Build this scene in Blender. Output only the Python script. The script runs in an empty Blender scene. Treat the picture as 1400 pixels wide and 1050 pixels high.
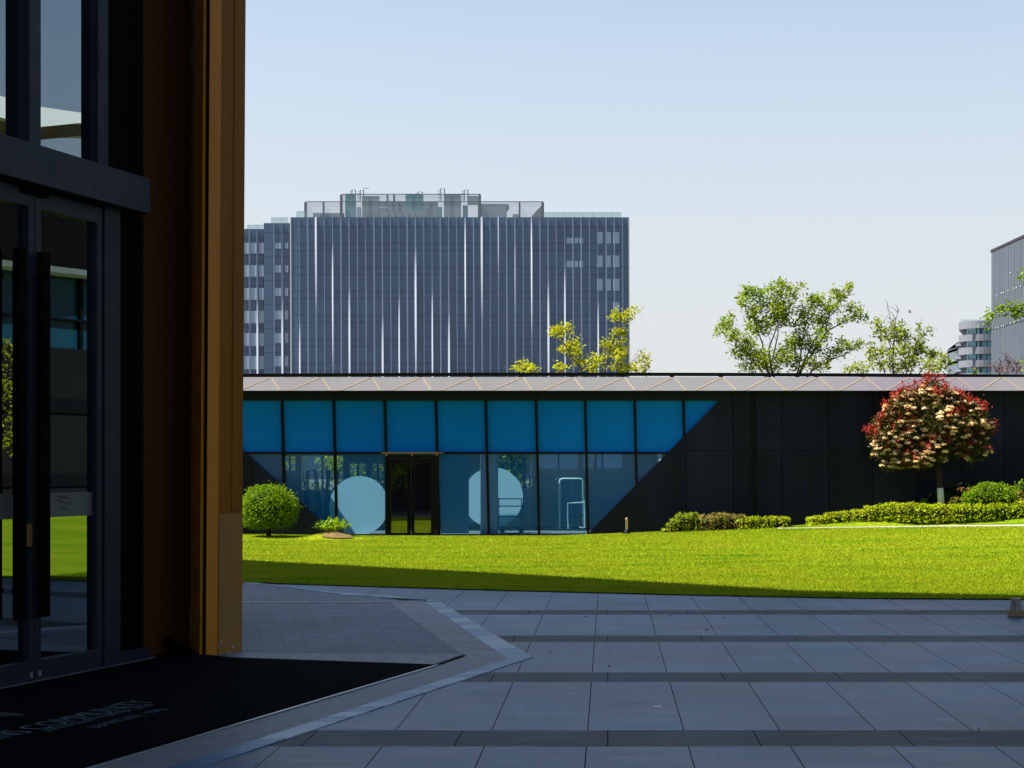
import bpy, bmesh, math, random
import numpy as np
from mathutils import Vector, Matrix

R = math.radians
sc = bpy.context.scene
col = sc.collection
random.seed(7)
RNG = np.random.default_rng(11)

# ------------------------------------------------------------------ survey of the place
F, PX, PY, H = 2340.0, 831.0, 642.0, 1.62      # focal length (px), vanishing point, eye height

def W(px, py, D):
    return Vector(((px - PX) * D / F, D, H - (py - PY) * D / F))

def G(px, py, z=0.0):
    D = F * (H - z) / (py - PY)
    return Vector(((px - PX) * D / F, D, z))

# ------------------------------------------------------------------ object helpers
def tag(o, label=None, cat=None, group=None, kind=None):
    if label: o['label'] = label
    if cat: o['category'] = cat
    if group: o['group'] = group
    if kind: o['kind'] = kind
    return o

def empty(name, loc, label, cat, group=None):
    o = bpy.data.objects.new(name, None)
    o.empty_display_size = 0.2
    o.location = loc
    col.objects.link(o)
    return tag(o, label, cat, group)

class MB:
    """collects polygons; build() links them as one mesh object"""
    def __init__(self):
        self.v, self.f, self.mi = [], [], []
    def poly(self, pts, mi=0):
        b = len(self.v)
        self.v.extend([tuple(p) for p in pts])
        self.f.append(tuple(range(b, b + len(pts))))
        self.mi.append(mi)
        return self
    def prism(self, pts, off, mi=0):
        """closed solid: polygon pts swept by vector off"""
        n = len(pts)
        b = len(self.v)
        off = Vector(off)
        self.v.extend([tuple(p) for p in pts])
        self.v.extend([tuple(Vector(p) + off) for p in pts])
        self.f.append(tuple(range(b, b + n))[::-1]); self.mi.append(mi)
        self.f.append(tuple(range(b + n, b + 2 * n))); self.mi.append(mi)
        for i in range(n):
            j = (i + 1) % n
            self.f.append((b + i, b + j, b + n + j, b + n + i)); self.mi.append(mi)
        return self
    def box(self, x0, x1, y0, y1, z0, z1, mi=0):
        return self.prism([(x0, y0, z0), (x1, y0, z0), (x1, y1, z0), (x0, y1, z0)], (0, 0, z1 - z0), mi)
    def tube(self, pts, r, n=8, mi=0, r2=None):
        pts = [Vector(p) for p in pts]
        m = len(pts)
        b = len(self.v)
        for i, p in enumerate(pts):
            d = (pts[min(i + 1, m - 1)] - pts[max(i - 1, 0)]).normalized()
            a = d.orthogonal().normalized()
            if i:
                a = (pa - d * pa.dot(d)).normalized()
            pa = a
            c = d.cross(a)
            if isinstance(r, (list, tuple)):
                rr = r[i]
            else:
                rr = r if r2 is None else r + (r2 - r) * i / (m - 1)
            for k in range(n):
                t = 2 * math.pi * k / n
                self.v.append(tuple(p + a * (math.cos(t) * rr) + c * (math.sin(t) * rr)))
        for i in range(m - 1):
            for k in range(n):
                k2 = (k + 1) % n
                self.f.append((b + i * n + k, b + i * n + k2, b + (i + 1) * n + k2, b + (i + 1) * n + k)); self.mi.append(mi)
        self.f.append(tuple(b + k for k in range(n))[::-1]); self.mi.append(mi)
        self.f.append(tuple(b + (m - 1) * n + k for k in range(n))); self.mi.append(mi)
        return self
    def ball(self, c, rx, ry, rz, n=16, m=10, mi=0, jit=0.0, rnd=None):
        b = len(self.v)
        c = Vector(c)
        for i in range(m + 1):
            th = math.pi * i / m
            for k in range(n):
                ph = 2 * math.pi * k / n
                j = 1 + (rnd.uniform(-jit, jit) if rnd else 0)
                self.v.append((c.x + rx * j * math.sin(th) * math.cos(ph), c.y + ry * j * math.sin(th) * math.sin(ph), c.z + rz * j * math.cos(th)))
        for i in range(m):
            for k in range(n):
                k2 = (k + 1) % n
                self.f.append((b + i * n + k, b + (i + 1) * n + k, b + (i + 1) * n + k2, b + i * n + k2)); self.mi.append(mi)
        return self
    def build(self, name, mat, parent=None, bevel=0.0, smooth=False, fix=True):
        me = bpy.data.meshes.new(name)
        me.from_pydata(self.v, [], self.f)
        mats = mat if isinstance(mat, (list, tuple)) else [mat]
        for m in mats:
            me.materials.append(m)
        me.polygons.foreach_set('material_index', self.mi)
        if smooth:
            me.polygons.foreach_set('use_smooth', [True] * len(me.polygons))
        if fix:
            bm = bmesh.new(); bm.from_mesh(me)
            bmesh.ops.recalc_face_normals(bm, faces=bm.faces)
            bm.to_mesh(me); bm.free()
        me.update()
        o = bpy.data.objects.new(name, me)
        col.objects.link(o)
        if parent:
            o.parent = parent
            base = Vector((0, 0, 0))
            p = parent
            while p:
                base += p.location
                p = p.parent
            me.transform(Matrix.Translation(-base))
        if bevel:
            bv = o.modifiers.new('bevel', 'BEVEL')
            bv.width = bevel; bv.segments = 2; bv.limit_method = 'ANGLE'
        return o

def struct(o, kind='structure'):
    o['kind'] = kind
    return o

def clip(poly, a, b, c):
    """keep the part of a 2-D polygon where a*x+b*y+c >= 0"""
    out = []
    for i in range(len(poly)):
        p, q = poly[i], poly[(i + 1) % len(poly)]
        dp, dq = a * p[0] + b * p[1] + c, a * q[0] + b * q[1] + c
        if dp >= 0: out.append(p)
        if (dp >= 0) != (dq >= 0):
            t = dp / (dp - dq)
            out.append((p[0] + (q[0] - p[0]) * t, p[1] + (q[1] - p[1]) * t))
    return out

# ------------------------------------------------------------------ materials
class NT:
    def __init__(self, name):
        self.m = bpy.data.materials.new(name)
        self.m.use_nodes = True
        self.t = self.m.node_tree
        self.t.nodes.clear()
        self.out = self.t.nodes.new('ShaderNodeOutputMaterial')
    def n(self, typ, ins=None, **props):
        nd = self.t.nodes.new('ShaderNode' + typ)
        for k, v in props.items(): setattr(nd, k, v)
        for k, v in (ins or {}).items(): self.put(nd.inputs[k], v)
        return nd
    def put(self, sock, v):
        if isinstance(v, bpy.types.Node): v = next(s for s in v.outputs if s.enabled)
        if isinstance(v, bpy.types.NodeSocket): self.t.links.new(v, sock)
        elif isinstance(v, (tuple, list)) and len(v) == 3 and sock.type == 'RGBA': sock.default_value = (*v, 1)
        else: sock.default_value = v
    def math(self, op, a, b=0.0, c=0.0, clamp=False):
        nd = self.t.nodes.new('ShaderNodeMath'); nd.operation = op; nd.use_clamp = clamp
        self.put(nd.inputs[0], a); self.put(nd.inputs[1], b); self.put(nd.inputs[2], c)
        return nd.outputs[0]
    def mix(self, fac, a, b, mode='MIX'):
        nd = self.t.nodes.new('ShaderNodeMix'); nd.data_type = 'RGBA'; nd.blend_type = mode
        self.put(nd.inputs[0], fac); self.put(nd.inputs[6], a); self.put(nd.inputs[7], b)
        return nd.outputs[2]
    def noise(self, scale, detail=4, vec=None, rough=0.55):
        ins = {'Scale': scale, 'Detail': detail, 'Roughness': rough}
        if vec is not None: ins['Vector'] = vec
        return self.n('TexNoise', ins).outputs['Fac']
    def ramp(self, fac, a, b, c0=(0, 0, 0), c1=(1, 1, 1)):
        nd = self.t.nodes.new('ShaderNodeMapRange')
        self.put(nd.inputs[0], fac); nd.inputs[1].default_value = a; nd.inputs[2].default_value = b
        return self.mix(nd.outputs[0], c0, c1)
    def rng(self, fac, a, b, lo=0.0, hi=1.0):
        nd = self.t.nodes.new('ShaderNodeMapRange')
        self.put(nd.inputs[0], fac)
        for i, v in enumerate((a, b, lo, hi)): nd.inputs[i + 1].default_value = v
        return nd.outputs[0]
    def obj(self, sx=1, sy=1, sz=1):
        tc = self.t.nodes.new('ShaderNodeTexCoord')
        mp = self.t.nodes.new('ShaderNodeMapping')
        mp.inputs['Scale'].default_value = (sx, sy, sz)
        self.t.links.new(tc.outputs['Object'], mp.inputs[0])
        return mp.outputs[0]
    def island(self):
        return self.n('NewGeometry').outputs['Random Per Island']
    def bump(self, h, strength=0.3, dist=0.01):
        return self.n('Bump', {'Height': h, 'Strength': strength, 'Distance': dist}).outputs[0]
    def pbr(self, color, rough=0.5, metal=0.0, spec=0.5, normal=None, **kw):
        ins = {'Base Color': color, 'Roughness': rough, 'Metallic': metal, 'Specular IOR Level': spec}
        if normal is not None: ins['Normal'] = normal
        ins.update(kw)
        return self.n('BsdfPrincipled', ins).outputs[0]
    def done(self, shader):
        self.t.links.new(shader, self.out.inputs[0])
        return self.m

def m_plain(name, color, rough=0.5, metal=0.0, spec=0.5, var=0.12, scale=1.5, isl=0.0, bump=0.0, streak=False):
    t = NT(name)
    v = t.noise(scale, 5, t.obj(1, 1, 0.15) if streak else t.obj())
    f = t.rng(v, 0.3, 0.7, 1 - var, 1 + var)
    if isl:
        f = t.math('MULTIPLY', f, t.rng(t.island(), 0, 1, 1 - isl, 1 + isl))
    c = t.mix(1.0, color, t.n('CombineColor', {'Red': f, 'Green': f, 'Blue': f}).outputs[0], 'MULTIPLY')
    r = t.rng(t.noise(scale * 3, 3, t.obj()), 0.3, 0.7, rough * 0.85, min(1, rough * 1.15))
    nrm = t.bump(t.noise(60, 4, t.obj()), bump, 0.004) if bump else None
    return t.done(t.pbr(c, r, metal, spec, nrm))

def m_leaf(name, ca, cb, trans=0.35, cc=None, rough=0.5, big=1.2, spec=0.16):
    t = NT(name)
    c = t.mix(t.island(), ca, cb)
    clump = t.rng(t.noise(big, 2, t.obj()), 0.35, 0.65)
    c = t.mix(t.math('MULTIPLY', clump, 0.5), c, cc or cb)
    p = t.pbr(c, rough, 0, spec)
    tr = t.n('BsdfTranslucent', {'Color': t.mix(1.0, c, (1.25, 1.2, 0.55), 'MULTIPLY')}).outputs[0]
    ms = t.n('MixShader', {0: trans, 1: p, 2: tr})
    return t.done(ms.outputs[0])

def m_glass(name, refl, through, film=None, film_w=0.0, rough=0.0, ior=1.5, wob=0.0, gcol=(1, 1, 1)):
    """pane: mirror-like reflection by Fresnel + floor, tinted see-through, optional diffuse film"""
    t = NT(name)
    nrm = t.bump(t.noise(0.7, 2, t.obj()), wob, 0.02) if wob else None
    gi = {'Color': gcol, 'Roughness': rough}
    if nrm is not None: gi['Normal'] = nrm
    gl = t.n('BsdfGlossy', gi).outputs[0]
    body = t.n('BsdfTransparent', {'Color': through}).outputs[0]
    if film_w > 0:
        df = t.n('BsdfDiffuse', {'Color': film}).outputs[0]
        body = t.n('MixShader', {0: film_w, 1: body, 2: df}).outputs[0]
    fr = t.n('Fresnel', {'IOR': ior}).outputs[0]
    fac = t.math('MULTIPLY_ADD', fr, 1 - refl, refl, clamp=True)
    return t.done(t.n('MixShader', {0: fac, 1: body, 2: gl}).outputs[0])

M = {}
# --- paving of the plaza: fields of five rows of 0.6 m slabs between single dark rows
def paving():
    t = NT('grey_granite_paving')
    tc = t.n('TexCoord')
    xyz = t.n('SeparateXYZ', {0: tc.outputs['Object']})
    X, Y = xyz.outputs[0], xyz.outputs[1]
    v = t.math('FLOORED_MODULO', t.math('SUBTRACT', Y, 10.016), 3.035)
    band = t.math('MULTIPLY', t.math('LESS_THAN', v, 0.615), t.math('LESS_THAN', Y, 21.5))
    row = t.math('FLOOR', t.math('DIVIDE', t.math('SUBTRACT', Y, 10.016), 3.035))
    vf = t.math('DIVIDE', t.math('SUBTRACT', v, 0.615), 0.605)
    sub = t.math('FLOOR', vf)
    xf = t.math('DIVIDE', t.math('ADD', X, 0.125), 0.597)
    xb = t.math('DIVIDE', t.math('ADD', X, t.math('MULTIPLY', row, 0.0)), 0.9)
    def edge(q, w):        # 1 in the joint
        fr = t.math('FRACT', q)
        d = t.math('MINIMUM', fr, t.math('SUBTRACT', 1.0, fr))
        return t.math('LESS_THAN', d, w)
    jx = t.math('ADD', t.math('MULTIPLY', edge(xf, 0.0052), t.math('SUBTRACT', 1.0, band)), t.math('MULTIPLY', edge(xb, 0.0036), band))
    jy_row = edge(vf, 0.0045)
    jn = t.rng(t.noise(1.3, 2, t.obj(1.0, 0.6, 1)), 0.46, 0.58, 0.05, 0.95)
    jy = t.math('MULTIPLY', t.math('MULTIPLY', jy_row, t.math('SUBTRACT', 1.0, band)), jn)
    be = t.math('LESS_THAN', t.math('MINIMUM', v, t.math('ABSOLUTE', t.math('SUBTRACT', v, 0.615))), 0.004)
    joint = t.math('MAXIMUM', t.math('MAXIMUM', jx, jy), t.math('MULTIPLY', be, 0.6))
    cell = t.n('CombineXYZ', {0: t.math('FLOOR', xf), 1: t.math('ADD', t.math('MULTIPLY', row, 7.0), sub), 2: band})
    wn = t.n('TexWhiteNoise', {'Vector': cell.outputs[0]}, noise_dimensions='3D').outputs['Value']
    streak = t.noise(1.0, 6, t.obj(1.6, 9.0, 1), 0.62)
    grain = t.noise(55, 4, t.obj())
    stain = t.noise(0.35, 5, t.obj())
    blot = t.rng(t.noise(2.4, 6, t.obj(1, 1, 1), 0.7), 0.52, 0.72, 0.0, 1.0)
    k = t.math('ADD', t.rng(wn, 0, 1, -0.20, 0.20), t.rng(streak, 0.36, 0.64, -0.42, 0.42))
    k = t.math('ADD', k, t.rng(grain, 0.35, 0.65, -0.16, 0.16))
    k = t.math('ADD', k, t.rng(stain, 0.38, 0.62, -0.30, 0.30))
    k = t.math('ADD', k, t.math('MULTIPLY', blot, 0.30))
    vst = t.rng(t.noise(1.0, 5, t.obj(9.0, 0.9, 1), 0.65), 0.52, 0.68, 0.0, 0.55)
    k = t.math('ADD', t.math('ADD', 1.0, k), t.math('MULTIPLY', vst, t.rng(t.noise(0.8, 3, t.obj()), 0.45, 0.6)))
    field = t.mix(t.rng(t.noise(0.9, 3, t.obj()), 0.4, 0.7), (0.050, 0.082, 0.138), (0.066, 0.088, 0.128))
    base = t.mix(band, field, (0.026, 0.034, 0.046))
    c = t.mix(1.0, base, t.n('CombineColor', {'Red': k, 'Green': k, 'Blue': k}).outputs[0], 'MULTIPLY')
    # specks of dirt and dry spots
    sp = t.math('GREATER_THAN', t.noise(7.0, 2, t.obj(1, 0.6, 1), 0.7), 0.735)
    c = t.mix(t.math('MULTIPLY', sp, 0.55), c, (0.03, 0.026, 0.022))
    c = t.mix(t.math('MULTIPLY', joint, 0.93), c, (0.008, 0.008, 0.008))
    h = t.math('SUBTRACT', t.math('MULTIPLY', grain, 0.25), t.math('MULTIPLY', joint, 0.5))
    rough = t.rng(streak, 0.3, 0.7, 0.34, 0.50)
    return t.done(t.pbr(c, rough, 0, t.mix(joint, t.mix(band, (0.33, 0.33, 0.33), (0.035, 0.035, 0.035)), (0, 0, 0)), t.bump(h, 0.35, 0.004)))
M['paving'] = paving()

def pavers():
    t = NT('small_brown_grey_pavers')
    tc = t.n('TexCoord')
    xyz = t.n('SeparateXYZ', {0: tc.outputs['Object']})
    X, Y = xyz.outputs[0], xyz.outputs[1]
    q = t.math('ADD', X, t.math('MULTIPLY', Y, 0.2265))
    xf = t.math('DIVIDE', t.math('ADD', q, 0.03), 0.207)
    yf = t.math('DIVIDE', Y, 0.104)
    def edge(a, w):
        fr = t.math('FRACT', a)
        d = t.math('MINIMUM', fr, t.math('SUBTRACT', 1.0, fr))
        return t.math('LESS_THAN', d, w)
    jx = t.math('MULTIPLY', edge(xf, 0.022), 0.9)
    jy = t.math('MULTIPLY', edge(yf, 0.05), t.rng(t.noise(2.0, 3, t.obj()), 0.4, 0.65, 0.2, 0.7))
    joint = t.math('MAXIMUM', jx, jy)
    wn = t.n('TexWhiteNoise', {'Vector': t.n('CombineXYZ', {0: t.math('FLOOR', xf), 1: t.math('FLOOR', yf), 2: 0.0}).outputs[0]}, noise_dimensions='3D').outputs['Value']
    k = t.math('ADD', t.rng(wn, 0, 1, 0.78, 1.22), t.rng(t.noise(0.6, 5, t.obj()), 0.3, 0.7, -0.15, 0.15))
    k = t.math('ADD', k, t.rng(t.noise(60, 3, t.obj()), 0.3, 0.7, -0.12, 0.12))
    c = t.mix(1.0, (0.102, 0.112, 0.130), t.n('CombineColor', {'Red': k, 'Green': k, 'Blue': k}).outputs[0], 'MULTIPLY')
    c = t.mix(t.math('MULTIPLY', joint, 0.75), c, (0.022, 0.021, 0.02))
    return t.done(t.pbr(c, 0.6, 0, 0.4, t.bump(t.math('SUBTRACT', 1.0, joint), 0.3, 0.004)))
M['pavers'] = pavers()

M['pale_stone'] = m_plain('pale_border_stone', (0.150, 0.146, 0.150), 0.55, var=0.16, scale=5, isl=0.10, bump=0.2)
def sky_tint_stone():
    t = NT('veined_sky_tint_stone')
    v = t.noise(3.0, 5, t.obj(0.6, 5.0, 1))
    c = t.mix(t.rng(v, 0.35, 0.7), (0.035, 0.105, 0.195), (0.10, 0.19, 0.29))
    c = t.mix(t.rng(t.island(), 0.5, 1.0, 0.0, 0.8), c, (0.34, 0.38, 0.42))  # blue and pale tile tones put sky reflection into the stone colour
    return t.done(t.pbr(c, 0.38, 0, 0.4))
M['sky_tint_stone'] = sky_tint_stone()
M['kerb'] = m_plain('pale_concrete_kerb', (0.42, 0.40, 0.36), 0.7, var=0.12, scale=6)
M['soil'] = m_plain('bare_earth', (0.13, 0.085, 0.035), 0.95, spec=0.1, var=0.3, scale=9, bump=0.6)
M['far_ground'] = m_plain('far_ground', (0.095, 0.10, 0.09), 0.95, spec=0.1, var=0.3, scale=0.2)

def lawn_mat():
    t = NT('mown_lawn')
    a = t.noise(0.55, 4, t.obj(0.7, 1.6, 1))
    b = t.noise(7.0, 4, t.obj())
    c = t.mix(t.rng(a, 0.35, 0.65), (0.142, 0.220, 0.005), (0.232, 0.272, 0.009))
    c = t.mix(t.rng(b, 0.45, 0.75, 0, 0.4), c, (0.22, 0.24, 0.010))
    c = t.mix(t.rng(t.noise(1.0, 6, t.obj(0.30, 1.5, 1), 0.68), 0.50, 0.66, 0, 0.75), c, (0.085, 0.19, 0.002))
    c = t.mix(t.rng(t.noise(40, 3, t.obj()), 0.3, 0.7, 0.0, 0.35), c, (0.05, 0.10, 0.004))
    return t.done(t.pbr(c, 0.9, 0, 0.02, t.bump(t.noise(45, 3, t.obj()), 0.4, 0.02)))
M['lawn'] = lawn_mat()

def blade_mat():
    t = NT('grass_blades')
    c = t.mix(t.island(), (0.162, 0.250, 0.005), (0.258, 0.308, 0.009))
    c = t.mix(t.rng(t.noise(0.6, 5, t.obj(0.7, 1.6, 1)), 0.35, 0.65, 0, 0.75), c, (0.26, 0.27, 0.012))
    c = t.mix(t.rng(t.noise(1.0, 6, t.obj(0.30, 1.5, 1), 0.68), 0.50, 0.66, 0, 0.8), c, (0.075, 0.18, 0.002))
    p = t.pbr(c, 0.7, 0, 0.06)
    tr = t.n('BsdfTranslucent', {'Color': c}).outputs[0]
    return t.done(t.n('MixShader', {0: 0.4, 1: p, 2: tr}).outputs[0])
M['blades'] = blade_mat()

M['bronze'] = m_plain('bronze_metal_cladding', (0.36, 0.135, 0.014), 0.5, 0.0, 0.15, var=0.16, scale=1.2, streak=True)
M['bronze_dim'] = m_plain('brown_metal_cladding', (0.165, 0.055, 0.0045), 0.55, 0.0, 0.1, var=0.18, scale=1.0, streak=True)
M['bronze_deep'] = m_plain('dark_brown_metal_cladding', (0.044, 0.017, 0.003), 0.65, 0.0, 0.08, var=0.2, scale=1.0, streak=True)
M['black_panel'] = m_plain('black_panel', (0.0025, 0.002, 0.002), 0.8, spec=0.03, var=0.2)
def base_panel():
    t = NT('worn_bronze_base_panel')
    g = t.noise(1.6, 5, t.obj(1, 1, 1))
    c = t.mix(t.rng(g, 0.35, 0.7), (0.235, 0.115, 0.024), (0.20, 0.105, 0.032))
    z = t.n('SeparateXYZ', {0: t.n('NewGeometry').outputs['Position']}).outputs[2]
    low = t.math('MULTIPLY', t.rng(z, 0.05, 0.22, 1, 0), t.math('GREATER_THAN', t.noise(14, 3, t.obj()), 0.63))
    c = t.mix(low, c, (0.22, 0.26, 0.27))
    return t.done(t.pbr(c, 0.55, 0, 0.15))
M['base_panel'] = base_panel()
M['frame'] = m_plain('dark_blue_grey_frame', (0.010, 0.0145, 0.023), 0.5, 0.0, 0.14, var=0.1)
M['handle'] = m_plain('black_handle', (0.002, 0.002, 0.0025), 0.8, 0.0, 0.02, var=0.1)
M['brass'] = m_plain('brass_lock', (0.30, 0.19, 0.05), 0.35, 0.6, var=0.1)
M['steel'] = m_plain('brushed_steel', (0.45, 0.46, 0.48), 0.35, 0.8, var=0.1)
M['entry_glass'] = m_glass('coated_entrance_glass', 0.20, (0.05, 0.055, 0.06), ior=1.55, wob=0.01, gcol=(0.70, 0.88, 1.0))
M['strip_film'] = m_plain('grey_frosted_strip', (0.055, 0.063, 0.068), 0.5, var=0.1)
M['film_mark'] = m_plain('dark_leaf_motif', (0.018, 0.02, 0.022), 0.6)
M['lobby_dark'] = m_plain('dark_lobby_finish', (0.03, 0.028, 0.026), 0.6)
M['soffit'] = m_plain('brown_soffit', (0.10, 0.075, 0.055), 0.6, var=0.1)

M['canopy_soffit'] = m_plain('brown_canopy_soffit', (0.20, 0.125, 0.095), 0.6, var=0.1)
def mat_rubber():
    t = NT('ribbed_black_mat')
    w = t.n('TexWave', {'Vector': t.obj(), 'Scale': 9.0, 'Distortion': 0.3, 'Detail': 1.0}, wave_type='BANDS', bands_direction='DIAGONAL').outputs['Fac']
    g = t.noise(120, 3, t.obj())
    c = t.mix(t.math('MULTIPLY', w, g), (0.0012, 0.0016, 0.0024), (0.0045, 0.006, 0.008))
    sp = t.math('GREATER_THAN', t.noise(26, 2, t.obj()), 0.78)
    c = t.mix(t.math('MULTIPLY', sp, 0.7), c, (0.09, 0.10, 0.10))
    return t.done(t.pbr(c, 0.95, 0, 0.02, t.bump(w, 0.8, 0.01)))
M['mat'] = mat_rubber()
M['mat_text'] = m_plain('pale_mat_lettering', (0.085, 0.107, 0.118), 0.9, spec=0.02, var=0.3, scale=40)
M['mat_logo'] = m_plain('tan_mat_emblem', (0.05, 0.042, 0.036), 0.9, spec=0.02, var=0.2, scale=30)

# low dark building
M['dark_wall'] = m_plain('dark_slate_cladding', (0.0078, 0.0098, 0.0230), 0.6, 0.0, 0.10, var=0.32, scale=1.4, isl=0.24, streak=True)
M['fascia'] = m_plain('dark_navy_fascia', (0.007, 0.011, 0.026), 0.5, 0.0, 0.10, var=0.1)
M['band'] = m_plain('pale_grey_metal_band', (0.415, 0.375, 0.475), 0.5, 0.0, 0.4, var=0.05, scale=0.8, isl=0.04)
M['seam'] = m_plain('tan_seam', (0.78, 0.56, 0.40), 0.6, var=0.1)
M['rail'] = m_plain('black_rail', (0.003, 0.0035, 0.005), 0.6, 0.0, 0.08)
M['mullion'] = m_plain('near_black_mullion', (0.0045, 0.0045, 0.0055), 0.6, 0.0, 0.1)
def upper_glass():
    t = NT('opaque_blue_glazing')
    g = t.noise(0.8, 3, t.obj())
    c = t.mix(t.rng(g, 0.35, 0.65), (0.003, 0.128, 0.55), (0.004, 0.140, 0.60))
    k = t.rng(t.island(), 0, 1, 0.96, 1.04)
    c = t.mix(1.0, c, t.n('CombineColor', {'Red': k, 'Green': k, 'Blue': k}).outputs[0], 'MULTIPLY')
    return t.done(t.pbr(c, 0.25, 0, 0.5, **{'Specular Tint': (0.03, 0.5, 1.0, 1)}))
M['blue_pane'] = upper_glass()
M['clear_blue'] = m_glass('blue_tinted_glazing', 0.0, (0.74, 0.93, 0.99), (0.001, 0.15, 0.56), 0.24, ior=1.22)
M['sky_pane'] = m_glass('added_skylight_pane', 0.02, (0.92, 0.96, 0.98), ior=1.4)
M['dark_door_glass'] = m_glass('dark_door_glass', 0.28, (0.10, 0.10, 0.09), ior=1.5)
M['white_disc'] = m_plain('white_painted_disc', (0.58, 0.76, 0.88), 0.5, var=0.03)
M['inner_wall'] = m_plain('blue_grey_room_wall', (0.42, 0.44, 0.46), 0.8, var=0.06)
M['inner_dark'] = m_plain('dark_partition', (0.02, 0.05, 0.09), 0.6, var=0.1)
M['lavender'] = m_plain('lavender_column_paint', (0.20, 0.16, 0.24), 0.6, var=0.04)
M['pipe'] = m_plain('pale_tube_frame', (0.75, 0.78, 0.8), 0.4)
M['dark_pipe'] = m_plain('dark_tube_frame', (0.02, 0.03, 0.04), 0.4)
M['floor_in'] = m_plain('room_floor', (0.18, 0.18, 0.18), 0.5)

# far buildings
def tower_glass():
    t = NT('blue_grey_curtain_wall')
    k = t.rng(t.island(), 0, 1, 0.94, 1.06)
    big = t.rng(t.noise(0.05, 3, t.obj(1, 1, 0.6)), 0.35, 0.65, 0.9, 1.12)
    k = t.math('MULTIPLY', k, big)
    c = t.mix(1.0, (0.056, 0.094, 0.158), t.n('CombineColor', {'Red': k, 'Green': k, 'Blue': k}).outputs[0], 'MULTIPLY')
    return t.done(t.pbr(c, 0.28, 0, 0.5))
M['tower'] = tower_glass()
M['tower_joint'] = m_plain('tower_joint', (0.028, 0.040, 0.062), 0.5)
M['fin'] = m_plain('pale_aluminium_fin', (0.36, 0.40, 0.49), 0.5, 0.0, 0.4, var=0.03)
M['fin_light'] = m_plain('light_aluminium_corner', (0.62, 0.62, 0.60), 0.5, 0.0, 0.4, var=0.03)
M['blind'] = m_plain('pale_window_blind', (0.27, 0.34, 0.43), 0.6, var=0.08, scale=0.3, isl=0.12)
M['unit_grey'] = m_plain('grey_plant_casing', (0.19, 0.23, 0.23), 0.6, var=0.15, scale=0.3)
M['unit_teal'] = m_plain('teal_plant_casing', (0.07, 0.21, 0.23), 0.6, var=0.15, scale=0.3)
M['roof_dark'] = m_plain('dark_roof_steel', (0.10, 0.115, 0.13), 0.6)
def screen_mat():
    t = NT('woven_roof_screen')
    c = t.n('BsdfDiffuse', {'Color': (0.33, 0.37, 0.39)}).outputs[0]
    tr = t.n('BsdfTransparent').outputs[0]
    return t.done(t.n('MixShader', {0: 0.42, 1: tr, 2: c}).outputs[0])
M['screen'] = screen_mat()
M['rail_glass'] = m_glass('green_rail_glass', 0.05, (0.62, 0.76, 0.74), (0.5, 0.62, 0.6), 0.35)
M['grey_clad'] = m_plain('grey_ribbed_cladding', (0.070, 0.084, 0.106), 0.6, 0.0, 0.15, var=0.06, scale=0.2, isl=0.05)
M['grey_clad_gap'] = m_plain('dark_cladding_gap', (0.050, 0.060, 0.078), 0.6)
M['clad_edge'] = m_plain('dark_mauve_trim', (0.018, 0.015, 0.020), 0.6)
M['white_band'] = m_plain('white_balcony_band', (0.135, 0.145, 0.18), 0.6, var=0.05, scale=0.1)
M['teal_glass'] = m_plain('teal_window_glass', (0.10, 0.27, 0.31), 0.2, spec=0.6, var=0.3, scale=0.3, isl=0.5)
M['slate_glass'] = m_plain('slate_window_glass', (0.06, 0.085, 0.12), 0.2, spec=0.6, var=0.2, scale=0.3)
M['lamp_white'] = m_plain('white_wall_vent', (0.34, 0.36, 0.38), 0.5)
M['hall_grey'] = m_plain('charcoal_wall_panel', (0.011, 0.0105, 0.0105), 0.7, 0.0, 0.08, var=0.1, scale=0.5)
M['hall_brown'] = m_plain('plum_brown_wall_panel', (0.038, 0.026, 0.028), 0.7, 0.0, 0.08, var=0.08, scale=0.5)
M['hall_glass'] = m_plain('blue_hall_glass', (0.008, 0.055, 0.085), 0.1, spec=0.3, var=0.2, scale=0.4)
M['white_paint'] = m_plain('white_paint', (0.82, 0.80, 0.77), 0.5, var=0.04)
M['bark'] = m_plain('grey_brown_bark', (0.075, 0.055, 0.04), 0.9, spec=0.1, var=0.3, scale=8)
M['bark_dark'] = m_plain('dark_bark', (0.035, 0.022, 0.018), 0.9, spec=0.1, var=0.3, scale=8)
M['limewash'] = m_plain('whitewashed_bark', (0.55, 0.55, 0.58), 0.8, var=0.15, scale=12)

M['leaf_lime'] = m_leaf('lime_leaf', (0.24, 0.29, 0.006), (0.40, 0.40, 0.012), 0.42, spec=0.06)
M['leaf_fresh'] = m_leaf('fresh_green_leaf', (0.12, 0.20, 0.008), (0.25, 0.31, 0.012), 0.42, (0.29, 0.29, 0.015), spec=0.06)
M['leaf_mid'] = m_leaf('mid_green_leaf', (0.10, 0.20, 0.010), (0.22, 0.31, 0.006), 0.38, (0.32, 0.32, 0.006), spec=0.06)
M['leaf_bush'] = m_leaf('clipped_bush_leaf', (0.09, 0.20, 0.004), (0.19, 0.31, 0.006), 0.32, (0.22, 0.29, 0.008), spec=0.10)
M['leaf_hedge'] = m_leaf('hedge_leaf', (0.14, 0.26, 0.003), (0.32, 0.40, 0.006), 0.36, (0.38, 0.36, 0.010), spec=0.05)
M['leaf_weed'] = m_leaf('yellowing_leaf', (0.17, 0.17, 0.02), (0.28, 0.22, 0.05), 0.32, (0.24, 0.14, 0.06))
M['leaf_dark'] = m_leaf('dark_green_leaf', (0.004, 0.014, 0.004), (0.010, 0.026, 0.005), 0.1, spec=0.1)
M['shaded_twig_core'] = m_leaf('shaded_twigs', (0.010, 0.020, 0.003), (0.022, 0.032, 0.005), 0.05, spec=0.02)  # dark twigs, with the shade between leaves put into their colour
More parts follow.
